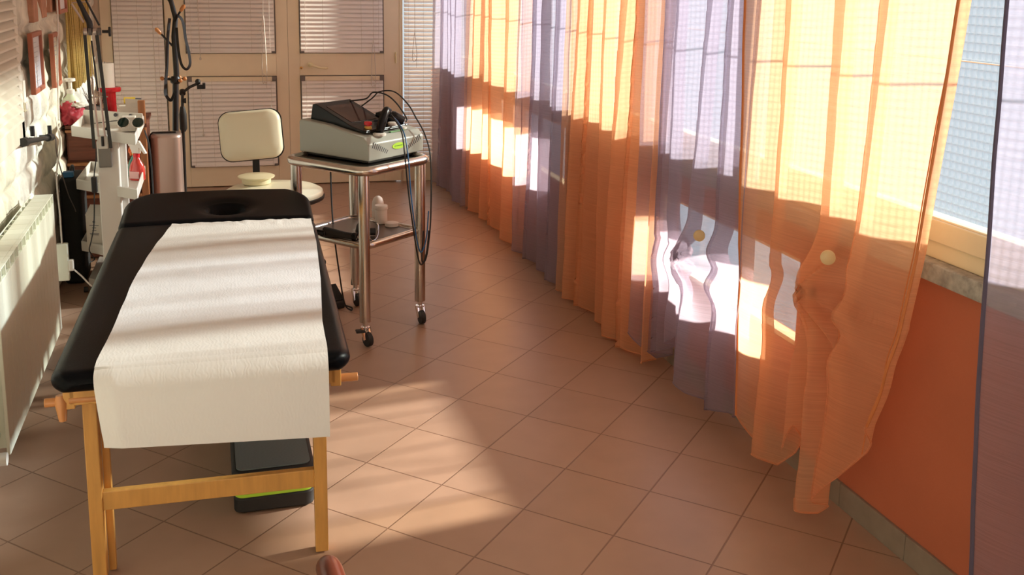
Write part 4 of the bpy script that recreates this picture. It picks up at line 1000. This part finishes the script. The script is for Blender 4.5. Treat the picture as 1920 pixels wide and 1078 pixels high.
# top tray raised back board with two dark pegs
bbm=MB(); a=BL; b=BR; bbm.prism([tuple(a+Vector((0,-.13))),tuple(b+Vector((0,-.13))),tuple(b+Vector((0,-.11))),tuple(a+Vector((0,-.11)))],.865,.945); bbm.build('back_board',M['white_plastic'],tr_,bevel=.004,world=True)
for tt in (.55,.80):
    p=a.lerp(b,tt)+Vector((0,-.135)); MB().lathe([(.010,-.01),(.010,.004)],(p.x,p.y,.93),12,axis='Y').build('peg_hole',M['ink'],tr_,smooth=True,world=True)
cm=MB().box((-.572,5.43,.03),(-.468,5.50,.868)); cm.build('column',M['white_plastic'],tr_,bevel=.005,world=True)
MB().box((-.572,5.50,.03),(-.436,5.52,.868)).box((-.572,5.52,.03),(-.55,6.0,.868)).build('rear_panel',M['white_plastic'],tr_,bevel=.004,world=True)
MB().prism([tuple(CC+(p-CC)*.80) for p in (FL,FR,BR,BL)],.028,.075).build('base',M['white_plastic'],tr_,bevel=.006,world=True)
for p in (FL,FR,BR,BL):
    q=CC+(p-CC)*.88; MB().tube([(q.x-.01,q.y,.015),(q.x+.01,q.y,.015)],.015,12).build('wheel',M['black_rubber'],tr_,smooth=True,world=True)
# sunglasses
sg=thing('sunglasses','round dark green sunglasses lying on the front of the trolley top tray','sunglasses',(-.405,5.46,.915),R_(-10)); sg.scale=(1.2,)*3
for x in (-.030,.030):
    rm=MB().tube([(.0245*math.cos(q*.2244),0,.0245*math.sin(q*.2244)) for q in range(28)],.0016,6,closed=True); rm.xf(Matrix.Translation((x,0,.034))@Matrix.Rotation(R_(-35),4,'X')); ro=rm.build('rim',M['chrome'],sg,smooth=True)
    ln=MB().lathe([(.001,-.001),(.024,-.0005),(.024,.0005),(.001,.001)],(0,0,0),28,axis='Y'); ln.xf(Matrix.Translation((x,0,.034))@Matrix.Rotation(R_(-35),4,'X')); ln.build('lens',M['dark_lens'],ro,smooth=True)
MB().tube(bez([(-.006,0,.040),(0,0,.044),(.006,0,.040)],5),.0015,6).build('bridge',M['chrome'],sg,smooth=True)
MB().tube([(-.055,0,.042),(-.10,.07,.030)],.0018,6).tube([(-.055,0,.042),(-.15,-.0,.030)],.0018,6).build('temple',M['black_metal'],sg,smooth=True)
tag(MB().box((-.470,5.70,.873),(-.40,5.78,.95)).build('paper_packet',M['cardboard'],None,bevel=.003),'pale paper packet standing on the trolley top tray behind the sunglasses','packet')
def spray(loc,mat,trig,colr,lab,rz):
    t=thing('spray_bottle',lab,'spray bottle',loc,rz,group='spray bottles on the middle trolley tray')
    MB().lathe([(.001,0),(.042,0),(.045,.006),(.045,.055),(.038,.085),(.020,.115),(.015,.130),(.001,.130)],(0,0,0),24,sy=.75).build('bottle',mat,t,smooth=True)
    MB().lathe([(.018,.128),(.018,.148),(.014,.15)],(0,0,0),18).build('collar',colr,t,smooth=True)
    h=MB(); pr=[(.022,.148),(-.022,.148),(-.030,.185),(-.042,.192),(-.042,.206),(.030,.206),(.062,.150),(.050,.146),(.020,.180)]
    n=len(pr); h.add([(x,-.009,z) for x,z in pr]+[(x,.009,z) for x,z in pr],[tuple(range(n)),tuple(reversed(range(n,2*n)))]+[(i,(i+1)%n,(i+1)%n+n,i+n) for i in range(n)])
    h.build('sprayer',M['white_plastic'],t,bevel=.003)
    MB().tube([(-.020,0,.180),(-.034,0,.150),(-.032,0,.135)],.006,8).build('trigger',trig,t,smooth=True)
    return t
s1=spray((-.412,5.83,.582),M['red_liquid'],M['orange_plastic'],M['red_gloss'],'spray bottle with red liquid and a red collar on the middle trolley tray',R_(-25))
MB().box((-.028,-.038,.012),(.028,-.0335,.052)).build('label',M['pink_label'],s1,bevel=.002)
spray((-.425,5.92,.582),M['teal'],M['orange_plastic'],M['yellow'],'spray bottle with green liquid and yellow collar behind the red one',R_(-25))
wb_=thing('white_carton','small white carton with printed label on the lowest trolley tray','carton',(-.610,5.64,.241),R_(-20))
MB().box((-.05,-.035,0),(.05,.035,.20)).build('carton',M['cardboard'],wb_,bevel=.003)
tx=MB().lathe([(.007,-.0005),(.007,.001)],(-.005,-.0355,.165),14,axis='Y')
for k,(l,z) in enumerate(((.05,.145),(.022,.132),(.022,.118),(.05,.10),(.044,.093))): tx.box((-.005-l/2,-.0364,z-.0015),(-.005+l/2,-.0350,z+.0015))
tx.build('label_print',M['ink'],wb_)
MB().add([(-.05,-.035,.20),(.05,-.035,.20),(.045,.02,.245),(-.045,.02,.245),(-.05,-.037,.20),(.05,-.037,.20),(.045,.018,.247),(-.045,.018,.247)],[(0,1,2,3),(7,6,5,4),(0,4,5,1),(1,5,6,2),(2,6,7,3),(3,7,4,0)]).build('lid_flap',M['cardboard'],wb_)
# magnifier lamp arm clamped to the trolley column
ma=thing('spring_arm_lamp','black spring-balanced lamp arm clamped to the trolley column','lamp',(-.55,5.41,.75))
YA=5.40
def br(p0,p1,r,mat,name,par=ma,n=8): return MB().tube([p0,p1],r,n).build(name,mat,par,smooth=True,world=True)
MB().box((-.562,YA,.735),(-.500,YA+.03,.845)).build('clamp_bracket',M['bracket_grey'],ma,bevel=.004,world=True)
MB().box((-.560,YA-.02,.835),(-.512,YA+.0,.905)).build('base_socket',M['white_plastic'],ma,bevel=.004,world=True)
MB().tube([(-.536,YA-.024,.85),(-.536,YA-.024,.90)],.007,8).build('pivot_slot',M['black_metal'],ma,smooth=True,world=True)
MB().box((-.585,YA-.03,.84),(-.570,YA-.018,1.43)).xf(Matrix.Translation((-.575,0,.85))@Matrix(((1,0,-.02,0),(0,1,0,0),(0,0,1,0),(0,0,0,1)))@Matrix.Translation((.575,0,-.85))).build('lower_arm_bar',M['black_metal'],ma,world=True)
MB().box((-.508,YA-.03,.84),(-.492,YA-.018,1.43)).xf(Matrix.Translation((-.50,0,.85))@Matrix(((1,0,-.06,0),(0,1,0,0),(0,0,1,0),(0,0,0,1)))@Matrix.Translation((.50,0,-.85))).build('lower_arm_bar',M['black_metal'],ma,world=True)
for x in (-.555,-.525): MB().tube([(x,YA-.02,.90),(x-.01,YA-.02,1.10)],.0055,8).tube([(x-.01,YA-.02,1.10),(x-.012,YA-.02,1.36)],.002,6).build('spring',M['cyl_metal'],ma,smooth=True,world=True)
MB().tube([(-.545,YA-.02,1.13),(-.560,YA-.02,1.38)],.0045,8).build('tension_rod',M['black_metal'],ma,smooth=True,world=True)
br((-.580,YA-.02,1.10),(-.50,YA-.02,1.10),.003,M['chrome'],'cross_pin')
for k in range(4): MB().tube([(-.592+k*.021,YA-.025,1.425),(-.576+k*.021,YA-.025,1.425)],.019,14).build('joint_disc',M['grey_plastic'] if k%2 else M['cyl_metal'],ma,smooth=True,world=True)
MB().tube([(-.508,YA-.025,1.425),(-.478,YA-.025,1.425)],.008,10).tube([(-.478,YA-.025,1.425),(-.468,YA-.025,1.425)],.024,12).build('joint_knob',M['black_rubber'],ma,smooth=True,world=True)
MB().tube([(-.560,YA-.02,1.42),(-.565,YA-.02,1.47),(-.610,YA-.02,1.58),(-.68,YA-.02,1.74)],[.015,.015,.010,.009],10).build('upper_arm_bar',M['black_metal'],ma,smooth=True,world=True)
MB().tube([(-.520,YA-.02,1.455),(-.575,YA-.02,1.58),(-.65,YA-.02,1.74)],[.005,.005,.005],8).build('upper_arm_bar',M['black_metal'],ma,smooth=True,world=True)
MB().tube([(-.590,YA-.02,1.47),(-.64,YA-.02,1.56)],.0055,8).tube([(-.64,YA-.02,1.565),(-.555,YA-.02,1.572)],.003,6).build('spring',M['cyl_metal'],ma,smooth=True,world=True)
MB().lathe([(.001,0),(.09,0),(.095,.01),(.09,.03),(.03,.05),(.001,.05)],(-.69,YA-.02,1.76),28).build('lamp_head',M['red_gloss'],ma,smooth=True,world=True)
lc=wcable([(-.568,YA-.03,.84),(-.572,YA-.03,.78),(-.585,YA-.03,.70),(-.59,YA-.03,.60),(-.60,YA-.03,.45),(-.62,YA-.0,.36),(-.635,YA+.02,.30),(-.615,YA+.03,.25),(-.64,YA+.0,.24)],.003,M['black_rubber'],'black lamp cable with inline switch hanging in front of the trolley')
MB().box((-.600,YA-.042,.615),(-.572,YA-.018,.695)).xf(Matrix.Translation(-lc.location)).build('inline_switch',M['black_rubber'],lc,bevel=.005)
wcable([(-.345,5.55,.90),(-.325,5.55,.80),(-.318,5.55,.60),(-.322,5.50,.40),(-.33,5.5,.2),(-.335,5.48,.06),(-.36,5.44,.006),(-.40,5.40,.005)],.004,M['black_rubber'],'black cable hanging at the right side of the trolley')

# ------------------------------------------------------------------ string door curtain
sc_=thing('string_curtain','golden brown string curtain hanging along the left wall beyond the frames','string curtain',(XL+.04,7.2,2.1))
r=random.Random(8); sm=MB()
for k in range(74):
    yy=6.50+1.10*k/73; x=XL+.035+r.uniform(-.010,.015); pts=[(x+.004*math.sin(z*5+k),yy+.006*math.sin(z*4+k*1.7),z) for z in (2.1,1.8,1.5,1.3,1.1,1.0)]
    sm.tube(pts,r.uniform(.0045,.0065),6)
tag(sm.build('strings',pbr('golden_string',(.52,.36,.10),.6,noise_s=90,noise_a=.3,stretch=(.1,.1,6)),sc_,smooth=True,world=True),kind='stuff')
MB().box((XL+.0,6.46,2.09),(XL+.07,7.64,2.12)).build('top_rail',M['red_wood'],sc_,world=True)

# ------------------------------------------------------------------ chair arm at the bottom edge
ac=thing('armchair','wooden armchair arm with rounded mahogany end near the camera','armchair',(.245,1.6,0))
P=bez([(.205,2.055,.425),(.207,2.02,.445),(.215,1.90,.45),(.24,1.70,.45),(.26,1.45,.45)],6)
MB().tube(P,[interp(i/(len(P)-1),[(0,.008),(.05,.019),(.12,.025),(.3,.029),(1,.030)]) for i in range(len(P))],18).build('armrest',M['mahogany'],ac,smooth=True,world=True)
MB().tube(bez([(.186,2.03,.415),(.192,1.90,.415),(.222,1.70,.415),(.245,1.45,.415)],6),.012,10).tube([(.192,1.95,.415),(.20,1.97,0.005)],.012,10).tube([(.245,1.47,.415),(.25,1.44,0.005)],.012,10).build('steel_frame',M['steel'],ac,smooth=True,world=True)
MB().box((.26,1.42,.27),(.75,1.92,.32)).build('seat',M['mahogany'],ac,bevel=.01,world=True)
MB().tube([(.20,1.97,.295),(.26,1.9,.295)],.01,8).tube([(.25,1.45,.295),(.30,1.45,.295)],.01,8).build('seat_rail',M['steel'],ac,smooth=True,world=True)
